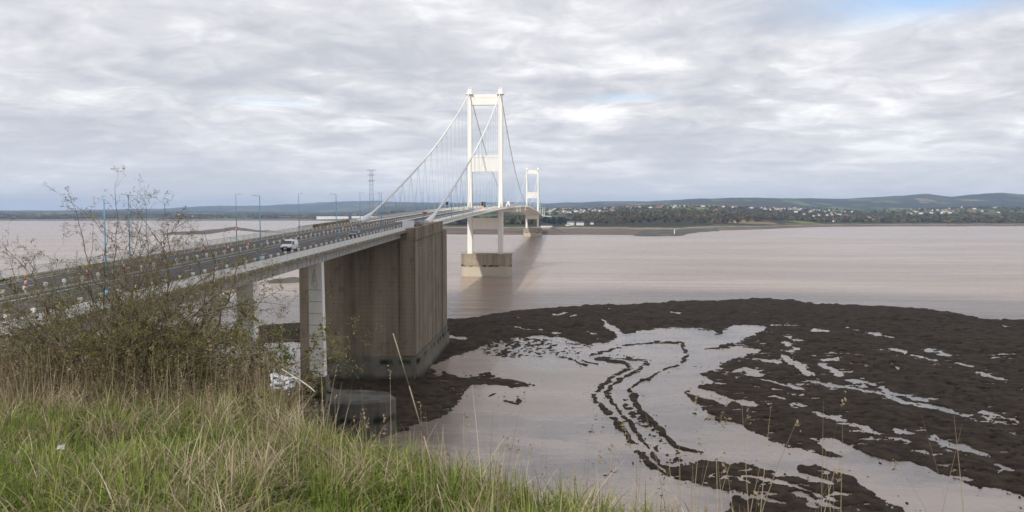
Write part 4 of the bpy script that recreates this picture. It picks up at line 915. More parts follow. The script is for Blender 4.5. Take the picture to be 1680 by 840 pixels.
def vehicle(name, loc, rot, label, cat, kind, paint):
    r = empty(name, loc, label, cat); r.rotation_euler = (0, 0, rot)
    P = M_[paint]
    if kind == 'van':
        L_ = 4.3; w = 0.9
        S_ = [(-2.15, sec(w*0.86, 0.42, 0.66, w*0.80, 0.80)), (-2.05, sec(w*0.95, 0.30, 0.78, w*0.90, 0.96)), (-1.25, sec(w, 0.24, 1.0, w*0.93, 1.14)), (-0.62, sec(w, 0.22, 1.08, w*0.80, 1.74)), (-0.25, sec(w, 0.22, 1.08, w*0.82, 1.84)), (1.2, sec(w, 0.22, 1.08, w*0.84, 1.88)), (2.05, sec(w, 0.24, 1.08, w*0.84, 1.84)), (2.15, sec(w*0.96, 0.3, 1.06, w*0.80, 1.76))]
        mb = MB(); shell(S_, mb); mb.build('body', P, r)
        mb = MB(); mb.add([(-0.80, -1.23, 1.17), (0.80, -1.23, 1.17), (0.70, -0.66, 1.70), (-0.70, -0.66, 1.70)], [(0, 1, 2, 3)]); mb.v = [(x, y-0.02, z+0.015) for x, y, z in mb.v]; mb.build('windscreen', M_['glass_dark'], r)
        for s in (-1, 1):
            mb = MB(); mb.add([(s*0.905, -0.98, 1.10), (s*0.905, 0.12, 1.10), (s*0.79, 0.12, 1.66), (s*0.765, -0.55, 1.64)], [(0, 1, 2, 3)]); mb.v = [(x+s*0.018, y, z) for x, y, z in mb.v]; mb.build('side_window', M_['glass_dark'], r)
            mb = MB(); mb.hexa([(s*0.50, -2.13, 0.66), (s*0.80, -2.09, 0.66), (s*0.82, -1.93, 0.66), (s*0.5, -1.98, 0.66), (s*0.52, -2.10, 0.80), (s*0.80, -2.05, 0.86), (s*0.83, -1.85, 0.92), (s*0.52, -1.98, 0.84)]); mb.build('headlight', M_['headlight'], r)
            mb = MB(); mb.box(s*0.93-0.02, s*0.93+s*0.2 if s > 0 else s*0.93+0.02, -0.95, -0.83, 1.08, 1.30) if s > 0 else mb.box(-1.13, -0.91, -0.95, -0.83, 1.08, 1.30); mb.build('mirror', M_['black_trim'], r)
        mb = MB(); mb.hexa([(-0.84, -2.20, 0.28), (0.84, -2.20, 0.28), (0.92, -1.75, 0.28), (-0.92, -1.75, 0.28), (-0.82, -2.19, 0.60), (0.82, -2.19, 0.60), (0.92, -1.75, 0.58), (-0.92, -1.75, 0.58)]); mb.build('bumper', M_['black_trim'], r)
        mb = MB(); mb.box(-0.26, 0.26, -2.225, -2.203, 0.40, 0.52); mb.build('number_plate', M_['cone_white'], r)
        mb = MB(); mb.box(-0.4, 0.4, -2.19, -2.12, 0.64, 0.74); mb.build('grille', M_['black_trim'], r)
        wheels(r, (-0.9, 0.9), (-1.35, 1.35), 0.33, 0.2)
    else:
        w = 0.88
        S_ = [(-2.1, sec(w*0.84, 0.40, 0.56, w*0.78, 0.66)), (-1.98, sec(w*0.94, 0.28, 0.66, w*0.88, 0.76)), (-1.05, sec(w, 0.22, 0.82, w*0.92, 0.95)), (-0.25, sec(w, 0.2, 0.88, w*0.74, 1.38)), (0.35, sec(w, 0.2, 0.9, w*0.74, 1.45)), (1.15, sec(w, 0.22, 0.92, w*0.72, 1.40)), (1.85, sec(w*0.97, 0.26, 0.92, w*0.80, 1.04)), (2.08, sec(w*0.9, 0.34, 0.86, w*0.78, 0.95))]
        mb = MB(); shell(S_, mb); mb.build('body', P, r)
        mb = MB(); mb.add([(-0.76, -1.02, 0.98), (0.76, -1.02, 0.98), (0.62, -0.29, 1.375), (-0.62, -0.29, 1.375)], [(0, 1, 2, 3)]); mb.v = [(x, y-0.02, z+0.02) for x, y, z in mb.v]; mb.build('windscreen', M_['glass_dark'], r)
        mb = MB(); mb.add([(0.70, 1.84, 1.05), (-0.70, 1.84, 1.05), (-0.60, 1.2, 1.38), (0.60, 1.2, 1.38)], [(0, 1, 2, 3)]); mb.v = [(x, y+0.02, z+0.02) for x, y, z in mb.v]; mb.build('rear_window', M_['glass_dark'], r)
        for s in (-1, 1):
            mb = MB(); mb.add([(s*0.88, -0.85, 0.92), (s*0.88, 1.35, 0.95), (s*0.665, 1.0, 1.36), (s*0.665, -0.15, 1.36)], [(0, 1, 2, 3)]); mb.v = [(x+s*0.025, y, z) for x, y, z in mb.v]; mb.build('side_window', M_['glass_dark'], r)
            mb = MB(); mb.box(s*0.62-0.17, s*0.62+0.17, -2.08, -1.9, 0.56, 0.70); mb.build('headlight', M_['headlight'], r)
            mb = MB(); mb.box(s*0.62-0.16, s*0.62+0.16, 2.0, 2.1, 0.70, 0.86); mb.build('tail_light', M_['tail_red'], r)
        mb = MB(); mb.box(-0.66, 0.66, -2.12, -2.0, 0.30, 0.50); mb.build('bumper', M_['black_trim'], r)
        mb = MB(); mb.box(-0.26, 0.26, -2.14, -2.122, 0.38, 0.49); mb.build('number_plate', M_['cone_white'], r)
        wheels(r, (-0.88, 0.88), (-1.3, 1.3), 0.31, 0.19)
    return r
def vloc(px, py): q = on_road(px, py); return q
q = vloc(475, 410.5); vehicle('van', (q[0], q[1], q[2]), R(0), 'white van with black front bumper driving towards the viewer', 'van', 'van', 'car_white')
q = vloc(582.5, 388.5); vehicle('car', (q[0], q[1], q[2]), R(0), 'blue grey car following some way behind the white van', 'car', 'car', 'car_blue')
q = vloc(686, 366.0); vehicle('car', (q[0], q[1], q[2]), R(0), 'dark maroon car beside the white cabinet at the anchorage', 'car', 'car', 'car_maroon')
vehicle('car', (-58.4, 330, zr(330)), R(180), 'bright red car driving away on the far carriageway of the bridge', 'car', 'car', 'car_red')
def lorry(loc, label):
    r = empty('lorry', loc, label, 'lorry')
    mb = MB(); mb.box(-1.27, 1.27, -4, 4.5, 1.0, 4.0); mb.build('cargo_box', M_['lorry_grey'], r)
    mb = MB(); mb.box(-1.2, 1.2, -4.06, -4.0, 1.05, 3.95); mb.build('rear_door', M_['lorry_dark'], r)
    mb = MB(); mb.box(-1.2, 1.2, 4.8, 6.8, 0.5, 2.9); mb.hexa([(-1.2, 4.8, 2.9), (1.2, 4.8, 2.9), (1.2, 6.5, 2.9), (-1.2, 6.5, 2.9), (-1.1, 4.9, 3.7), (1.1, 4.9, 3.7), (1.1, 5.8, 3.5), (-1.1, 5.8, 3.5)]); mb.build('cab', M_['lorry_dark'], r)
    mb = MB(); mb.box(-0.5, 0.5, -3.9, 6.6, 0.6, 0.98); mb.build('chassis', M_['black_trim'], r)
    wheels(r, (-1.2, 1.2), (-2.8, -1.5, 5.6), 0.5, 0.4)
    return r
lorry((-60.3, 604, zr(604)), 'dark box lorry driving away past the near tower on the far carriageway')
# white cabinet at the end of the viaduct parapet
cu = u_of(670, -42.2)
r = empty('equipment_cabinet', (-42.2, cu, zr(cu)-0.02), 'plain white equipment cabinet at the end of the near viaduct parapet', 'cabinet')
mb = MB(); mb.box(-1.2, 1.2, -2.3, 2.3, 0, 2.05); mb.build('body', M_['white_box'], r, bevel=0.03)
mb = MB(); mb.box(-1.26, 1.26, -2.36, 2.36, 2.05, 2.13); mb.build('lid', M_['white_box'], r)
mb = MB(); mb.box(-1.0, -0.04, -2.33, -2.302, 0.15, 1.9); mb.box(0.04, 1.0, -2.33, -2.302, 0.15, 1.9); mb.build('door', M_['white_fascia'], r)

# ------------------------------------------------------------------ far structures
def ground_at(px, D):
    a = float(az_of(px)); d = D/cos(a+PSI); v, u = d*sin(a), d*cos(a); return v, u, float(terr(v, u)[0])
def px_m(D): return D/F
def face_cam(v, u): return -math.atan2(v, u)
# electricity pylon
D = 2550; v, u, z = ground_at(610, 2550)[0], ground_at(610, 2550)[1], 0
ztop = H+(350-277.5)*D/F; zb = 1.0
r = empty('electricity_pylon', (v, u, zb), 'tall dark lattice electricity pylon across the water behind the far lamp posts', 'pylon'); r.rotation_euler = (0, 0, face_cam(v, u))
hgt = ztop-zb; mb = MB()
def wz(t): return 9.5*(1-t)**1.1*0.9+2.7*t+1.2
ts = np.linspace(0, 0.97, 13)
for i, t_ in enumerate(ts):
    z0 = t_*hgt; w0 = wz(t_)
    if i < len(ts)-1:
        z1 = ts[i+1]*hgt; w1 = wz(ts[i+1])
        for sx in (-1, 1):
            for sy in (-1, 1): mb.tube((sx*w0, sy*w0, z0), (sx*w1, sy*w1, z1), 0.42, n=4)
        for sy in (-1, 1): mb.tube((-w0, sy*w0, z0), (w1, sy*w1, z1), 0.22, n=3); mb.tube((w0, sy*w0, z0), (-w1, sy*w1, z1), 0.22, n=3)
        for sx in (-1, 1): mb.tube((sx*w0, -w0, z0), (sx*w1, w1, z1), 0.22, n=3)
    mb.tube((-w0, -w0, z0), (w0, -w0, z0), 0.25, n=3); mb.tube((-w0, w0, z0), (w0, w0, z0), 0.25, n=3)
mb.build('tower_lattice', M_['pylon_steel'], r)
for zz, hw in ((0.985, 14.5), (0.90, 11.0), (0.80, 10.0)):
    mb = MB(); z0 = zz*hgt
    for sy in (-2, 2): mb.tube((-hw, sy*0.4, z0), (hw, sy*0.4, z0), 0.32, n=4); mb.tube((-hw, 0, z0), (0, sy, z0-4), 0.25, n=3); mb.tube((hw, 0, z0), (0, sy, z0-4), 0.25, n=3)
    for k in (-hw, -hw*0.55, hw*0.55, hw): mb.tube((k, 0, z0), (k, 0, z0-5), 0.28, n=4)
    mb.build('cross_arm', M_['pylon_steel'], r)
# concrete footing on a mud bank under it
mb = MB(); mb.prism([(14*cos(i*pi/4+.4), 14*sin(i*pi/4+.4)) for i in range(8)], -2.0, 1.0); mb.build('footing', M_['base_conc'], r)

# slim pylons of the second, cable stayed bridge behind the far tower
v, u, z = ground_at(892, 3000); rr = empty('stayed_bridge', (v, u, z), 'small white cable stayed bridge with twin pylons behind the far tower', 'bridge'); rr.rotation_euler = (0, 0, face_cam(v, u))
zt = H+(350-340)*3000/F
for x in (-5.2, 1.4):
    mb = MB(); mb.hexa([(x-1.0, -1.2, -1), (x+1.0, -1.2, -1), (x+1.0, 1.2, -1), (x-1.0, 1.2, -1), (x-0.7, -1, zt-z), (x+0.7, -1, zt-z), (x+0.7, 1, zt-z), (x-0.7, 1, zt-z)]); mb.build('mast', M_['white_steel'], rr)
mb = MB(); mb.hexa([(-34, -8, 8), (30, -8, 3), (30, 8, 3), (-34, 8, 8), (-34, -8, 9.6), (30, -8, 5), (30, 8, 5), (-34, 8, 9.6)]); mb.build('deck', M_['white_fascia'], rr)
mb = MB()
for x in (-5.2, 1.4):
    for e in (-32, 28): mb.tube((x, 0, zt-z-4), (e, 0, 6), 0.15, n=4)
mb.build('stay_cable', M_['cable_white'], rr)

# long white factory sheds beyond the water on the left
M_['roof_slate'] = mat('roof_slate', (0.10, 0.10, 0.11), 0.7, 0.3, rand=0.25)
M_['roof_tile'] = mat('roof_tile', (0.22, 0.11, 0.07), 0.8, 0.2, rand=0.25)
M_['render_white'] = mat('render_white', (0.78, 0.76, 0.72), 0.7, 0.2)
M_['house_wall'] = mat('house_wall', (0.62, 0.56, 0.48), 0.8, 0.2, rand=0.35)
M_['house_brick'] = mat('house_brick', (0.34, 0.22, 0.16), 0.8, 0.2, rand=0.25)
def building(name, px, D, w, d, h, rh, label, cat, wall='render_white', roof='roof_slate', nwin=4, dx=0, base=None, chim=0, rows=1, yaw=0):
    v, u, z = ground_at(px, D); z = z if base is None else base
    r = empty(name, (v, u, z), label, cat); r.rotation_euler = (0, 0, face_cam(v, u)+yaw)
    mb = MB(); mb.box(-w/2, w/2, -d/2, d/2, -2, h); mb.add([(-w/2, -d/2, h), (-w/2, d/2, h), (-w/2, 0, h+rh*0.98)], [(0, 1, 2)]); mb.add([(w/2, -d/2, h), (w/2, d/2, h), (w/2, 0, h+rh*0.98)], [(0, 2, 1)]); mb.build('wall', M_[wall], r)
    mb = MB(); e = 0.4
    mb.hexa([(-w/2-e, -d/2-e, h+0.02), (w/2+e, -d/2-e, h+0.02), (w/2+e, 0, h+rh), (-w/2-e, 0, h+rh), (-w/2-e, -d/2-e, h+0.27), (w/2+e, -d/2-e, h+0.27), (w/2+e, 0, h+rh+0.25), (-w/2-e, 0, h+rh+0.25)])
    mb.hexa([(w/2+e, d/2+e, h+0.02), (-w/2-e, d/2+e, h+0.02), (-w/2-e, 0, h+rh), (w/2+e, 0, h+rh), (w/2+e, d/2+e, h+0.27), (-w/2-e, d/2+e, h+0.27), (-w/2-e, 0, h+rh+0.25), (w/2+e, 0, h+rh+0.25)])
    rf = mb.build('roof', M_[roof], r)
    for k in range(chim):
        mb = MB(); x = -w/2+w*(k+0.5)/chim; mb.box(x-0.6, x+0.6, -0.6, 0.6, h+rh*0.6, h+rh+2.0); mb.build('chimney', M_['house_brick'], rf)
    for k in range(nwin):
        for q in range(rows):
            x = -w/2+w*(k+0.5)/nwin; zz = h*(q+0.35)/rows; ww = min(0.9, w/nwin*0.25)
            mb = MB(); mb.box(x-ww, x+ww, -d/2-0.06, -d/2+0.02, zz, zz+h/rows*0.42); mb.build('window', M_['glass_dark'], r)
    return r
M_['shed_roof'] = mat('shed_roof', (0.62, 0.63, 0.64), 0.5, 0.3)
building('factory_shed', 546, 5050, 205, 60, 11, 5, 'long white factory shed on the far shore behind the bridge lamps', 'shed', roof='shed_roof', nwin=10)
building('factory_shed', 598, 5050, 165, 60, 8, 4, 'lower white factory shed beside the long one on the far shore', 'shed', roof='shed_roof', nwin=8)
building('boathouse', 896.5, 2180, 33, 12, 4.2, 2.6, 'low white boathouse with grey roof on the far bank beside the far pier', 'shed', nwin=6)
building('house', 936, 2330, 22, 10, 8.0, 3.5, 'white house, longer left half of the pair above the far shore', 'house', nwin=6, chim=3, rows=2)
building('house', 951.5, 2330, 24, 10, 7.4, 3.2, 'white house, right half of the pair above the far shore', 'house', nwin=6, chim=2, rows=2)
building('outhouse', 931, 2290, 12, 7, 3.6, 2.0, 'small white outhouse at the left foot of the white houses', 'shed', nwin=2)
building('house', 971, 2380, 10, 8, 5, 3, 'small white cottage to the right of the white houses by the wood', 'house', nwin=2, rows=2)
building('pale_barn', 1209, 2640, 14, 8, 5, 2.5, 'single pale barn at the edge of the shore wood', 'barn', nwin=2, wall='house_wall')
# slipway running down from the boathouse
v0 = ground_at(905, 2120); v1 = ground_at(935, 1720)
mb = MB(); dx = np.array([v1[0]-v0[0], v1[1]-v0[1]]); nn = np.array([-dx[1], dx[0]])/np.linalg.norm(dx)*5
mb.hexa([(v0[0]-nn[0], v0[1]-nn[1], -1), (v1[0]-nn[0], v1[1]-nn[1], -1), (v1[0]+nn[0], v1[1]+nn[1], -1), (v0[0]+nn[0], v0[1]+nn[1], -1), (v0[0]-nn[0], v0[1]-nn[1], 8.4), (v1[0]-nn[0], v1[1]-nn[1], 1.6), (v1[0]+nn[0], v1[1]+nn[1], 1.6), (v0[0]+nn[0], v0[1]+nn[1], 8.4)])
M_['slip_stone'] = mat('slip_stone', (0.07, 0.062, 0.052), 0.8, 0.3, col2=(0.14, 0.12, 0.10), vscale=0.1)
tag(mb.build('slipway', M_['slip_stone']), 'dark stone slipway running down the mud from the boathouse', 'slipway')
# rock point with a small white beacon
ledge([(1040, 387.0), (1048, 383), (1068, 379), (1100, 377.5), (1150, 376.5), (1180, 376), (1178, 378.5), (1150, 380), (1128, 383), (1118, 386), (1090, 386.8)], 150, 50, 6.5, 'rock_point', 'dark rocky point below the wood on the far shore', 1030, 1190, 372, 390)
q = at_z(1106.5, 385.0, 3.0); r = empty('beacon', (q[0], q[1], 2.5), 'small white navigation beacon on the dark rock point', 'beacon')
mb = MB(); mb.lathe([(2.2, 0), (1.5, 2.2), (1.5, 2.6)], 8); mb.build('base', M_['base_conc'], r)
mb = MB(); mb.lathe([(1.0, 2.6), (0.7, 9.0)], 10); mb.build('tower', M_['render_white'], r)
mb = MB(); mb.lathe([(1.1, 9.0), (1.1, 9.3), (0.7, 9.3), (0.7, 10.6), (0.9, 10.7), (0.1, 11.6)], 10); mb.build('lantern', M_['white_box'], r)

# ------------------------------------------------------------------ town on the far slopes
def house_proto(k):
    w, d, h, rh = [(9, 7, 5, 2.8), (14, 8, 5.2, 3), (20, 9, 6, 3), (7, 7, 6, 3)][k]
    mb = MB(); mb.box(-w/2, w/2, -d/2, d/2, -3, h, 0)
    mb.add([(-w/2-.3, -d/2-.3, h), (w/2+.3, -d/2-.3, h), (w/2+.3, d/2+.3, h), (-w/2-.3, d/2+.3, h), (-w/2, 0, h+rh), (w/2, 0, h+rh)], [(0, 1, 5, 4), (2, 3, 4, 5), (1, 2, 5), (3, 0, 4), (3, 2, 1, 0)], 1)
    mb.box(-w/2+1, -w/2+2, -.5, .5, h+rh*0.6, h+rh+1.2, 1)
    for i in range(3):
        for q in range(2): x = -w/2+w*(i+.5)/3; mb.box(x-.5, x+.5, -d/2-.05, -d/2+.02, 0.8+q*2.5, 2.0+q*2.5, 2)
    return mb
HP = []
for k in range(4):
    for wl, rf, lw in (('render_white', 'roof_slate', 'white'), ('house_wall', 'roof_tile', 'buff'), ('house_wall', 'roof_slate', 'pale'), ('house_brick', 'roof_tile', 'brick')):
        o = house_proto(k).build('house', [M_[wl], M_[rf], M_['glass_dark']]); COL.objects.unlink(o); HP.append((o, lw))
TOWN = [(900, 1010, 3500, 4600, 62), (985, 1130, 4000, 5200, 70), (1080, 1250, 4300, 5400, 42), (1165, 1205, 3400, 3900, 10), (1245, 1320, 3900, 5000, 46), (1300, 1400, 3700, 4700, 26), (1330, 1450, 3000, 3500, 12), (1490, 1640, 4000, 5000, 40), (120, 330, 5400, 7200, 8)]
nh = 0
for x0, x1, d0, d1, n in TOWN:
    for i in range(n):
        px = random.uniform(x0, x1); D = random.uniform(d0, d1); v, u, z = ground_at(px, D)
        src, lw = random.choice(HP if random.random() < 0.6 else HP[::4])
        o = src.copy(); COL.objects.link(o); o.location = (v, u, z); o.rotation_euler = (0, 0, face_cam(v, u)+random.choice((0, 0, .5, -.5, 1.57))); o.scale = (1.25,)*3
        tag(o, {'white': 'tiny white house with dark roof on the distant hillside', 'buff': 'tiny buff house with tiled roof on the distant hillside', 'pale': 'tiny pale house with slate roof on the distant hillside', 'brick': 'tiny brick house with tiled roof on the distant hillside'}[lw], 'house', 'houses of the distant hillside town'); nh += 1

# ------------------------------------------------------------------ trees of the far shore
M_['leaf_olive'] = mat('leaf_olive', (0.11, 0.10, 0.046), 0.9, 0.1, col2=(0.056, 0.055, 0.03), vscale=0.5, rand=0.3)
M_['leaf_brown'] = mat('leaf_brown', (0.135, 0.10, 0.062), 0.9, 0.1, col2=(0.07, 0.056, 0.036), vscale=0.5, rand=0.3)
M_['leaf_dark'] = mat('leaf_dark', (0.026, 0.034, 0.022), 0.9, 0.1, col2=(0.014, 0.02, 0.014), vscale=0.5, rand=0.25)
M_['bark'] = mat('bark', (0.07, 0.058, 0.045), 0.9, 0.1)
def crown(n, hw, h0, h1, q, rng, lobes=6):
    C = []
    for i in range(lobes): a = rng.uniform(0, 2*pi); rr = hw*rng.uniform(0.15, 0.6); C.append((rr*cos(a), rr*sin(a), rng.uniform(h0+(h1-h0)*0.25, h1-(h1-h0)*0.22), hw*rng.uniform(0.34, 0.56)))
    V = []
    for i in range(n):
        c = C[rng.integers(len(C))]; d = rng.normal(size=3); d /= np.linalg.norm(d); p = np.array(c[:3])+d*c[3]*rng.uniform(0.55, 1.05)*np.array((1, 1, (h1-h0)/(2.2*hw)))
        a = rng.normal(size=3); a /= np.linalg.norm(a); b = np.cross(a, rng.normal(size=3)); b /= np.linalg.norm(b); s = q*rng.uniform(0.5, 1.2)
        V += [p-a*s-b*s, p+a*s-b*s*0.7, p+a*s+b*s, p-a*s*0.7+b*s]
    return np.array(V)
def tree_proto(k):
    rng = np.random.default_rng(50+k); hw, h0, h1 = [(5.5, 2.5, 12), (6.5, 2.0, 13), (4.5, 1.5, 11), (5, 0.5, 12)][k]
    V = crown(230, hw, h0, h1, 0.95, rng); mb = MB()
    mb.add(V, [(i, i+1, i+2, i+3) for i in range(0, len(V), 4)], 0)
    mb.tube((0, 0, -1.5), (0, 0, h0+2), 0.5, 0.32, 6, 1)
    for i in range(5): a = rng.uniform(0, 6.3); mb.tube((0, 0, h0+rng.uniform(0, 2)), (hw*.6*cos(a), hw*.6*sin(a), h1*0.7), 0.22, 0.06, 4, 1)
    lf = ['leaf_brown', 'leaf_olive', 'leaf_brown', 'leaf_dark'][k]
    o = mb.build('tree', [M_[lf], M_['bark']]); COL.objects.unlink(o); return o
TP = [tree_proto(k) for k in range(4)]
TL = ['brown bare crowned tree in the wood along the far shore', 'olive green tree in the wood along the far shore', 'small brown tree in the wood along the far shore', 'dark evergreen tree on the far bank behind the pier and slipway']
def put_tree(px, D, k, sc):
    v, u, z = ground_at(px, D); o = TP[k].copy(); COL.objects.link(o); o.location = (v, u, z-0.5); o.rotation_euler = (0, 0, random.uniform(0, 6.3)); o.scale = (sc*random.uniform(.9, 1.2), sc*random.uniform(.9, 1.2), sc*random.uniform(.8, 1.15))
    tag(o, TL[k], 'tree', 'trees of the far shore wood')
for i in range(40): put_tree(random.choice((random.uniform(888, 926), random.uniform(730, 770), random.uniform(828, 862), random.uniform(880, 928))), random.uniform(2380, 2600), 3, random.uniform(1.3, 1.75))
for i in range(190):
    px = random.uniform(955, 1250) if i % 4 else random.uniform(770, 960); D = (2330 if px > 975 else 2430)+min(i, 170)*1.7+max(0, px-1090)*2.2; put_tree(px, D, random.choice((0, 0, 1, 2)), random.uniform(0.9, 1.6))
for i in range(60): px = random.uniform(1240, 1690); put_tree(px, 2960+random.uniform(0, 160), random.choice((0, 1, 1, 2, 3)), random.uniform(0.7, 1.3))
def woods():
    rng = np.random.default_rng(5); V = []; T = []
    def add(px, D, w, h):
        a = float(az_of(px)); d = D/cos(a+PSI); return d*sin(a), d*cos(a), w, h
    P = []
    for i in range(1500): px = rng.uniform(955, 1300); P.append(add(px, rng.uniform(2600, 3500)+max(0, px-1090)*2.0, rng.uniform(5, 8), rng.uniform(9, 15)))
    for i in range(1300): P.append(add(rng.uniform(860, 1700), 3100+1900*rng.uniform(0, 1)**1.3, rng.uniform(5, 9), rng.uniform(7, 13)))
    for i in range(900): px = rng.uniform(1230, 1750); P.append(add(px, rng.uniform(3000, 3350), rng.uniform(6, 10), rng.uniform(6, 12)))
    for i in range(420): P.append(add(rng.uniform(730, 880), rng.uniform(2420, 2900), rng.uniform(6, 9), rng.uniform(9, 15)))
    for i in range(420):    # hedges and copses on the left shore
        px = rng.uniform(-150, 740); D = 5300+2600*rng.uniform(0, 1)**1.2
        P.append(add(px+rng.normal()*4, D, rng.uniform(8, 16), rng.uniform(7, 12)))
    for i in range(70):
        px = rng.uniform(-100, 740); D = rng.uniform(5250, 7600)
        for k in range(14): P.append(add(px+(k-7)*rng.uniform(1.6, 2.2), D+rng.normal()*15, rng.uniform(7, 12), rng.uniform(7, 11)))
    P = np.array(P); Z = terr(P[:, 0], P[:, 1])
    Vs = []; A = []
    for (v, u, w, h), z in zip(P, Z):
        n = 26; d = rng.normal(size=(n, 3)); d /= np.linalg.norm(d, axis=1)[:, None]; p = d*np.array((w, w, h*0.5))*rng.uniform(0.6, 1.05, (n, 1))+np.array((v, u, z+h*0.45))
        a = rng.normal(size=(n, 3)); a /= np.linalg.norm(a, axis=1)[:, None]; b = np.cross(a, rng.normal(size=(n, 3))); b /= np.linalg.norm(b, axis=1)[:, None]
        s = (w*0.27*rng.uniform(0.6, 1.3, (n, 1)))
        Vs.append(np.stack([p-a*s-b*s, p+a*s-b*s, p+a*s+b*s, p-a*s+b*s], 1).reshape(-1, 3)); A += [rng.uniform()]*(n*4)
    Vs = np.concatenate(Vs); q = np.arange(len(Vs)).reshape(-1, 4)
    o = npmesh('distant_woods', Vs, q, M_['wood_mix'], smooth=False, attr={'tint': np.array(A)})
    tag(o, 'mixed brown and green woods and hedges over the far land', kind='stuff')
def tint_mat(name, stops, rough=0.85, spec=0.15, trans=0.0, interp='LINEAR'):
    m = mat(name, stops[0][1], rough, spec); t, L, b = nodes_of(m)
    at = N(t, 'ShaderNodeAttribute', attribute_name='tint'); cr = N(t, 'ShaderNodeValToRGB'); L(at.outputs['Fac'], cr.inputs[0]); e = cr.color_ramp.elements; cr.color_ramp.interpolation = interp
    e[0].position = stops[0][0]; e[0].color = (*stops[0][1], 1); e[1].position = stops[-1][0]; e[1].color = (*stops[-1][1], 1)
    for p, c in stops[1:-1]: k = e.new(p); k.color = (*c, 1)
    L(cr.outputs[0], b.inputs['Base Color'])
    if trans:
        td = N(t, 'ShaderNodeBsdfTranslucent'); L(cr.outputs[0], td.inputs[0]); ms = N(t, 'ShaderNodeMixShader'); ms.inputs[0].default_value = trans
        L(b.outputs[0], ms.inputs[1]); L(td.outputs[0], ms.inputs[2]); L(ms.outputs[0], t.nodes['Material Output'].inputs['Surface'])
    return m
M_['wood_mix'] = tint_mat('wood_mix', [(0, (0.03, 0.034, 0.02)), (0.35, (0.065, 0.062, 0.036)), (0.6, (0.115, 0.088, 0.056)), (0.8, (0.085, 0.09, 0.036)), (0.93, (0.15, 0.125, 0.065)), (1, (0.18, 0.18, 0.06))])
woods()
# ------------------------------------------------------------------ foreground grass
def land_at(v, u): z, e = land_z(np.atleast_1d(np.asarray(v, float)), np.atleast_1d(np.asarray(u, float))); return z, e
def blades(P, Hh, wd, az, ln, rng, nseg=4, droop=0.6):
    """ribbons from P leaning towards az by ln, arching over as they rise"""
    n = len(P); dirv = np.stack([np.cos(az), np.sin(az), np.zeros(n)], -1)
    sa = az+pi/2+rng.normal(0, .6, n); side = np.stack([np.cos(sa), np.sin(sa), np.zeros(n)], -1)
    th0 = np.clip(ln*0.45, 0, 1.35); th1 = np.clip(ln*(0.45+droop), 0, 2.1)      # angle from upright at foot and tip
    out = []; c = P.astype(float).copy(); t = np.linspace(0, 1, nseg+1)
    for k, tt in enumerate(t):
        w = wd*(1-tt**1.8)*0.5+0.0004
        out.append(c-side*w[:, None]); out.append(c+side*w[:, None])
        th = th0+(th1-th0)*(tt+0.5/nseg); st = Hh/nseg
        c = c+dirv*(np.sin(th)*st)[:, None]; c[:, 2] += np.cos(th)*st
        c[:, 2] = np.maximum(c[:, 2], P[:, 2]+0.01)
    V = np.stack(out, 1)
    base = np.arange(n)[:, None, None]*(2*(nseg+1)); k = np.arange(nseg)[None, :, None]*2
    q = base+k+np.array([0, 1, 3, 2])[None, None]
    return V.reshape(-1, 3), q.reshape(-1, 4), 2*(nseg+1)
def tufts(n, per, rng, spread, lo, hi, bias, keepf):
    v, u, z, e = scatter(n, rng, lo, hi, bias); k = rng.uniform(0, 1, len(v)) < keepf(v, u, e); v, u = v[k], u[k]
    m = rng.poisson(per, len(v))+3; i = np.repeat(np.arange(len(v)), m); N_ = len(i); off = rng.normal(0, spread, (N_, 2)); bv = v[i]+off[:, 0]; bu = u[i]+off[:, 1]
    z, e = land_at(bv, bu); ok = e > 0.0
    return bv[ok], bu[ok], z[ok], e[ok], i[ok], np.arctan2(off[:, 1], off[:, 0])[ok], len(v)
M_['grass_green'] = tint_mat('grass_green', [(0, (0.08, 0.115, 0.022)), (0.4, (0.155, 0.21, 0.04)), (0.75, (0.27, 0.33, 0.068)), (1, (0.42, 0.41, 0.15))], 0.6, 0.25, 0.35)
M_['grass_dry'] = tint_mat('grass_dry', [(0, (0.16, 0.12, 0.078)), (0.5, (0.34, 0.27, 0.175)), (1, (0.56, 0.49, 0.35))], 0.8, 0.2, 0.3)
def scatter(n, rng, lo=1.9, hi=12.5, bias=0.75):
    vs = []; us = []
    u = lo+(hi-lo)*rng.uniform(0, 1, n*4)**bias; a = rng.uniform(-0.84, 0.74, n*4); v = u*np.tan(a)
    z, e = land_at(v, u); ok = e > 0.02
    return v[ok][:n], u[ok][:n], z[ok][:n], e[ok][:n]
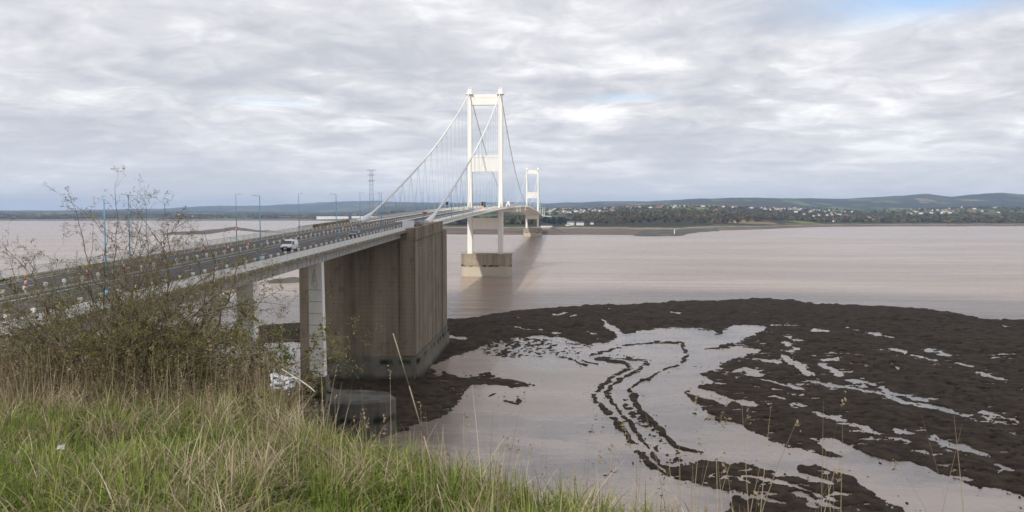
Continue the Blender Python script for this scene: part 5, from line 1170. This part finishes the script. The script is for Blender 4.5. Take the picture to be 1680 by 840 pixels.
def grass():
    rng = np.random.default_rng(21)
    far = lambda u: sstep(6.6, 9.2, u)
    # green tufts
    v, u, z, e, i, az, nt_ = tufts(7600, 17, rng, 0.045, 1.9, 12.5, 0.75, lambda v, u, e: np.clip(0.72+1.0*fbm(v*1.1, u*1.1, 33, 4), 0.12, 1)*(1-0.8*far(u)))
    th = rng.uniform(0.75, 1.35, nt_)*1.0; tt = rng.normal(0.45, 0.2, nt_); cl = fbm(v*1.1, u*1.1, 33, 4)
    h = rng.uniform(0.09, 0.28, len(v))*th[i]*(1+0.35*cl); tint = np.clip(tt[i]+0.25*cl+rng.normal(0, .12, len(v)), 0, 1)
    V, q, k = blades(np.stack([v, u, z], -1), h, rng.uniform(0.004, 0.012, len(v)), az+rng.normal(0, 0.7, len(v)), np.abs(rng.normal(0.6, .6, len(v))), rng, droop=1.25)
    tag(npmesh('grass', V, q, M_['grass_green'], attr={'tint': np.repeat(tint, k)}), 'fresh green grass growing over the cliff top', kind='stuff')
    VS = []; QS = []; TS = []; o = 0
    def put(V, q, t):
        nonlocal o
        VS.append(V); QS.append(q+o); TS.append(t); o += len(V)
    # matted dead leaves, lying over
    v, u, z, e, i, az, nt_ = tufts(3600, 14, rng, 0.07, 1.9, 12.5, 0.75, lambda v, u, e: np.clip(0.33+0.9*fbm(v*0.9+7, u*0.9, 53, 4)+0.5*sstep(6.0, 7.6, u)+0.35*np.exp(-e/0.5), 0.04, 1))
    ta = rng.uniform(0, 2*pi, nt_); tt = rng.normal(0.5, 0.2, nt_)
    h = rng.uniform(0.15, 0.48, len(v)); lf = np.clip(rng.normal(1.3, 0.5, len(v)), 0.1, 2.3)
    V, q, k = blades(np.stack([v, u, z+rng.uniform(0, 0.10, len(v))], -1), h, rng.uniform(0.003, 0.007, len(v)), ta[i]+rng.normal(0, 0.7, len(v)), lf, rng, droop=0.75)
    put(V, q, np.repeat(np.clip(tt[i]+rng.normal(0, .15, len(v))-0.1*far(u), 0, 1), k))
    # upright stalks with seed heads, thickest along the edge and in the far brown strip
    v, u, z, e = scatter(11000, rng, 2.6, 12, 0.9); near = np.exp(-e/0.5)
    keep = rng.uniform(0, 1, len(v)) < np.clip(0.008+0.32*near*(v < 0.6)+0.6*sstep(6.4, 8, u), 0, 1); v, u, z, e = v[keep], u[keep], z[keep], e[keep]
    h = rng.uniform(0.32, 0.82, len(v))*(1-0.25*sstep(0.3, 0.8, v))
    v2 = rng.uniform(0.0, 2.4, 90); u2 = rng.uniform(3.2, 4.5, 90); z2, e2 = land_at(v2, u2); ok = e2 > 0.05
    v = np.concatenate([v, v2[ok]]); u = np.concatenate([u, u2[ok]]); z = np.concatenate([z, z2[ok]]); h = np.concatenate([h, rng.uniform(0.5, 1.05, ok.sum())])
    n = len(v); p = rng.permutation(n); v, u, z, h = v[p], u[p], z[p], h[p]
    V, q, k = blades(np.stack([v, u, z], -1), h, rng.uniform(0.0028, 0.0055, n), rng.uniform(0, 2*pi, n), np.abs(rng.normal(0.12, 0.28, n)), rng, droop=0.6)
    put(V, q, np.repeat(np.clip(rng.normal(0.52, .22, n)-0.12*far(u), 0, 1), k))
    nh = n//3; tips = V.reshape(n, k, 3)[:nh, -1]; m = 8
    T = np.repeat(tips, m, 0)+rng.normal(0, 1, (nh*m, 3))*np.array((.008, .008, .03)); T[:, 2] -= 0.03
    s = rng.uniform(.003, .008, (nh*m, 1)); a = rng.normal(size=(nh*m, 3)); a /= np.linalg.norm(a, axis=1)[:, None]; b = np.cross(a, rng.normal(size=(nh*m, 3))); b /= np.linalg.norm(b, axis=1)[:, None]
    V3 = np.stack([T-a*s*2, T-b*s, T+a*s*2, T+b*s], 1).reshape(-1, 3); put(V3, np.arange(len(V3)).reshape(-1, 4), np.full(len(V3), 0.35))
    tag(npmesh('dry_grass', np.concatenate(VS), np.concatenate(QS), M_['grass_dry'], attr={'tint': np.concatenate(TS)}), 'dead straw coloured grass and seed stalks along the cliff edge', kind='stuff')
grass()

# ------------------------------------------------------------------ shrubs
def tubes_np(segs, n=4):
    s = np.array([(*a, *b, r0, r1) for a, b, r0, r1 in segs]); a = s[:, :3]; b = s[:, 3:6]; d = b-a; d /= np.maximum(np.linalg.norm(d, axis=1)[:, None], 1e-9)
    q = np.where(np.abs(d[:, 2:3]) < 0.9, np.array([[0, 0, 1.0]]), np.array([[1.0, 0, 0]])); x = np.cross(d, q); x /= np.linalg.norm(x, axis=1)[:, None]; y = np.cross(d, x)
    ang = 2*pi*np.arange(n)/n; o = x[:, None]*np.cos(ang)[None, :, None]+y[:, None]*np.sin(ang)[None, :, None]
    V = np.concatenate([a[:, None]+o*s[:, 6][:, None, None], b[:, None]+o*s[:, 7][:, None, None]], 1)
    i = np.arange(n); f = np.stack([i, (i+1) % n, n+(i+1) % n, n+i], -1); Q = (np.arange(len(s))*2*n)[:, None, None]+f[None]
    return V.reshape(-1, 3), Q.reshape(-1, 4)
class Shrub:
    def __init__(s, seed): s.rng = np.random.default_rng(seed); s.segs = []; s.leaf = []
    def grow(s, p, tgt, r, lvl, wig=0.16, nseg=9, kids=1.0, maxl=3, up=0.15, cl=0.42):
        rng = s.rng; p = np.array(p, float); tgt = np.array(tgt, float); L = np.linalg.norm(tgt-p); d = (tgt-p)/L; d0 = d.copy()
        start = p.copy(); step = L/nseg; pts = [p.copy()]; bow = rng.normal(0, 1, 3)*0.10*L
        for i in range(nseg):
            t = (i+1)/nseg; q = start+d0*L*t+bow*4*t*(1-t)+rng.normal(0, 1, 3)*step*wig*(1 if i < nseg-1 else 1.6)
            r0 = r*(1-0.82*i/nseg); r1 = r*(1-0.82*(i+1)/nseg); s.segs.append((pts[-1], q, r0, r1)); pts.append(q)
            if lvl < maxl and i >= (1 if lvl else 2):
                nk = rng.poisson(kids*(1.5 if lvl == 0 else 1.0))
                for _ in range(nk):
                    dd = (q-pts[-2])/max(np.linalg.norm(q-pts[-2]), 1e-6); sd_ = rng.normal(size=3); sd_ -= dd*(sd_@dd); sd_ /= np.linalg.norm(sd_); an = rng.uniform(0.6, 1.15)
                    nd = dd*cos(an)+sd_*sin(an); nd[2] += up*rng.uniform(-0.4, 1); nd /= np.linalg.norm(nd)
                    ll = L*(cl if lvl == 0 else 0.45)*rng.uniform(0.35, 1.0)*(1-0.45*t); ll = max(ll, 0.05)
                    s.grow(q, q+nd*ll, max(r1*0.6, 0.0014), lvl+1, wig*1.15, max(3, int(ll/0.06)) if lvl < 1 else max(3, int(ll/0.045)), kids*0.95, maxl, up)
            if lvl >= 1:
                s.leaf.append((q, lvl))
                if rng.uniform() < 0.55:        # thorn / bud spur
                    e = rng.normal(size=3); e /= np.linalg.norm(e); s.segs.append((q, q+e*rng.uniform(.012, .04), 0.0015, 0.0008))
    def build(s, name, loc, label, cat, bark, leafm, dens, size, group=None):
        r = empty(name, tuple(loc), label, cat, group); off = np.array(loc)
        V, Q = tubes_np(s.segs, 4); npmesh('branches', V-off, Q, bark, r)
        rng = s.rng; P = np.array([p for p, l in s.leaf]); pr_ = dens(P); P = np.concatenate([P[rng.uniform(0, 1, len(P)) < pr_*k] for k in (1, 0.8, 0.6, 0.4)]); n = len(P)
        P = P+rng.normal(0, .012, (n, 3)); a = rng.normal(size=(n, 3)); a /= np.linalg.norm(a, axis=1)[:, None]; b = np.cross(a, rng.normal(size=(n, 3))); b /= np.linalg.norm(b, axis=1)[:, None]; sz = rng.uniform(.5, 1.25, (n, 1))*size
        LV = np.stack([P-a*sz, P-b*sz*.6, P+a*sz, P+b*sz*.6], 1).reshape(-1, 3); tint = np.repeat(rng.uniform(0, 1, n), 4)
        npmesh('leaves', LV-off, np.arange(len(LV)).reshape(-1, 4), leafm, r, smooth=False, attr={'tint': tint}); return r
M_['bark_haw'] = mat('bark_hawthorn', (0.19, 0.15, 0.11), 0.85, 0.2, col2=(0.10, 0.08, 0.06), vscale=12)
M_['bark_bramble'] = mat('bark_bramble', (0.23, 0.165, 0.12), 0.8, 0.2, col2=(0.12, 0.085, 0.06), vscale=5)
M_['leaf_haw'] = tint_mat('leaf_haw', [(0, (0.08, 0.082, 0.018)), (0.5, (0.16, 0.165, 0.036)), (1, (0.26, 0.265, 0.06))], 0.6, 0.25, 0.3)
M_['leaf_bramble'] = tint_mat('leaf_bramble', [(0, (0.045, 0.048, 0.018)), (0.5, (0.085, 0.08, 0.03)), (0.85, (0.13, 0.14, 0.035)), (1, (0.15, 0.09, 0.045))], 0.6, 0.25, 0.25)
M_['leaf_fresh'] = tint_mat('leaf_fresh', [(0, (0.05, 0.085, 0.012)), (1, (0.14, 0.20, 0.03))], 0.5, 0.3, 0.35)
hw = Shrub(3)
def root(px, u): v = at_u(px, 600, u)[0]; return (v, u, float(land_at(v, u)[0][0])-0.05)
rts = [root(150, 8.8), root(200, 8.7), root(235, 8.6), root(185, 9.0)]
for i, (px, py, u, k) in enumerate([(120, 318, 9.0, .014), (190, 316, 9.1, .014), (208, 338, 8.7, .013), (240, 345, 8.8, .014), (262, 338, 9.0, .013), (300, 362, 8.6, .015), (335, 382, 8.9, .015), (150, 375, 9.0, .013), (275, 385, 8.5, .013), (395, 398, 8.4, .018), (438, 448, 8.3, .016), (470, 500, 8.3, .014), (432, 545, 8.0, .012), (375, 470, 8.8, .014), (60, 420, 9.0, .014), (5, 405, 9.0, .015), (-40, 450, 8.8, .014), (20, 520, 8.4, .012), (270, 430, 8.2, .014), (140, 440, 8.2, .013), (330, 520, 8.0, .012), (90, 500, 8.2, .012), (240, 500, 8.0, .012), (250, 420, 9.2, .013), (150, 430, 9.2, .013), (-60, 540, 8.4, .012), (30, 560, 8.2, .011), (110, 545, 8.0, .011), (380, 545, 8.0, .011), (300, 560, 7.9, .011), (420, 500, 8.3, .012), (200, 540, 7.9, .011), (-20, 500, 8.8, .012), (340, 470, 8.6, .013)]):
    b = rts[(0 if px < 120 else 3 if px < 200 else 1 if px < 300 else 2)]
    for rep in range(3 if py > 370 else 2):
        hw.grow(b, at_u(px+rep*hw.rng.normal(0, 28), py+rep*abs(hw.rng.normal(0, 30)), u+rep*0.15), k*(1-0.22*rep), 0, nseg=15, wig=0.12, kids=0.95 if py < 360 else 1.0, cl=0.27 if py < 400 else 0.33)
z0 = rts[1][2]
hw.build('hawthorn_bush', rts[1], 'tall twiggy hawthorn with small olive buds on the cliff edge in front of the road', 'bush', M_['bark_haw'], M_['leaf_haw'], lambda P: np.clip(0.44-0.26*(P[:, 2]-(H-1.5)), 0.10, 0.6), 0.0098)
def thicket(seed, px0, px1, u0, u1, n, h0, h1, label, leafm, dens, size, lean=0.6, bark='bark_bramble', name='bramble_thicket', maxl=2, r=.006):
    s = Shrub(seed); rng = s.rng
    for i in range(n):
        u = rng.uniform(u0, u1); b = root(rng.uniform(px0, px1), u); h = rng.uniform(h0, h1)
        t = np.array(b)+np.array((rng.normal(0, lean)*h, rng.normal(0, lean)*h, h)); s.grow(b, t, r*rng.uniform(.6, 1.3), 0, 0.2, 8, 0.62, maxl, 0.0)
    return s.build(name, root((px0+px1)/2, (u0+u1)/2), label, 'bush', M_[bark], leafm, dens, size, None)
thicket(61, -60, 150, 8.0, 9.6, 70, .45, 1.0, 'brown bramble thicket under the left side of the hawthorn', M_['leaf_bramble'], lambda P: np.full(len(P), 0.35), .013)
thicket(62, 140, 320, 7.9, 9.4, 70, .4, .85, 'brown bramble thicket at the foot of the hawthorn stems', M_['leaf_bramble'], lambda P: np.full(len(P), 0.35), .013)
thicket(63, 300, 480, 7.7, 9.2, 60, .3, .62, 'brown bramble thicket right of the hawthorn in front of the white leg', M_['leaf_bramble'], lambda P: np.full(len(P), 0.33), .016)
thicket(64, 440, 500, 8.4, 10.0, 16, .55, 1.0, 'fresh green elder shoots between the two white viaduct legs', M_['leaf_fresh'], lambda P: np.full(len(P), 0.7), .02, lean=.25, bark='bark_haw', name='elder_shrub')
# bank brambles lower down the slope
for k, (a, b, u0, u1) in enumerate(((60, 300, 11, 17), (300, 500, 12, 20))):
    thicket(70+k, a, b, u0, u1, 60, .7, 1.5, ['dim bramble bank below the hawthorn on the cliff slope', 'dim bramble bank below the elder shoots on the cliff slope'][k], M_['leaf_bramble'], lambda P: np.full(len(P), 0.5), .035, r=.009)

thicket(81, 500, 526, 128, 133, 22, 1.3, 2.4, 'bramble scrub growing round the foot of the white viaduct leg', M_['leaf_bramble'], lambda P: np.full(len(P), 0.6), .16, r=.03)
# torn white plastic caught in the stalks with a bleached stick
def plastic():
    q = at_u(462, 628, 8.0); s = np.linspace(0, 1, 26); A, B = np.meshgrid(s, s); rng = np.random.default_rng(4)
    X = (A-0.5)*0.22+0.05*fbm(A*4, B*4, 3, 3); Z = (B-0.5)*0.11-0.10*(A-0.5)+0.08*fbm(A*5+9, B*5, 5, 4); Y = 0.10*fbm(A*4, B*6+3, 8, 4)+0.08*(B-.5)
    V = np.stack([X, Y, Z], -1).reshape(-1, 3); Q = grid_quads(26, 26)
    c = V[Q].mean(1); keep = (fbm(c[:, 0]*14, c[:, 2]*22, 77, 3) > -0.12)
    o = npmesh('plastic_sheet', V, Q[keep], M_['plastic']); o.location = q; so_ = o.modifiers.new('thick', 'SOLIDIFY'); so_.thickness = 0.003
    return tag(o, 'torn white plastic caught in dry stalks at the cliff edge', 'plastic')
M_['plastic'] = mat('plastic', (0.42, 0.43, 0.47), 0.35, 0.4); M_['dead_wood'] = mat('dead_wood', (0.52, 0.50, 0.46), 0.8, 0.2, var=0.3, vscale=20)
plastic()
mb = MB(); pts = [at_u(463, 626, 7.9), at_u(482, 619, 7.9), at_u(494, 625, 7.85), at_u(507, 634, 7.8), at_u(517, 643, 7.75)]
for i in range(4): mb.tube(pts[i], pts[i+1], 0.013-0.002*i, 0.011-0.002*i, 6)
b2 = [at_u(462, 605, 7.95), at_u(474, 613, 7.92), at_u(484, 619, 7.9)]
for i in range(2): mb.tube(b2[i], b2[i+1], 0.006, 0.008, 5)
tag(mb.build('dead_branch', M_['dead_wood'], smooth=True), 'bleached bare stick lying through the torn white plastic', 'branch')
# the one tall stalk close to the lens
mb = MB(); c = np.array(at_u(645, 547, 2.4)); b = np.array(at_u(688, 715, 2.5)); dn = (b-c)/np.linalg.norm(b-c)
g = b+dn*max(0.05, (b[2]-float(land_at(b[0], b[1])[0][0])+0.03)/-dn[2]); SP = [g+(c-g)*t+np.array((0.02, 0, 0))*4*t*(1-t) for t in np.linspace(0, 1, 9)]
for i in range(8): mb.tube(SP[i], SP[i+1], .0024-.00012*i, .0024-.00012*(i+1), 6)
M_['stalk'] = mat('stalk', (0.36, 0.31, 0.23), 0.8, 0.2)
tag(mb.build('dry_stalk', M_['stalk'], smooth=True), 'single tall pale dry stalk leaning in front of the anchorage', 'stalk')
# pale paper scrap in the grass
mb = MB(); q = at_u(98, 738, 5.6); mb.add([(-.03, 0, 0), (.01, -.02, .012), (.035, .01, .0), (.0, .03, .025), (-.02, .02, .03), (.02, .03, .04)], [(0, 1, 3), (1, 2, 3), (0, 3, 4), (3, 2, 5), (4, 3, 5)])
o = mb.build('paper_scrap', M_['plastic']); zz = float(land_at(q[0], q[1])[0][0]); o.location = (q[0], q[1], q[2]); tag(o, 'small white paper scrap lying in the green grass', 'paper')
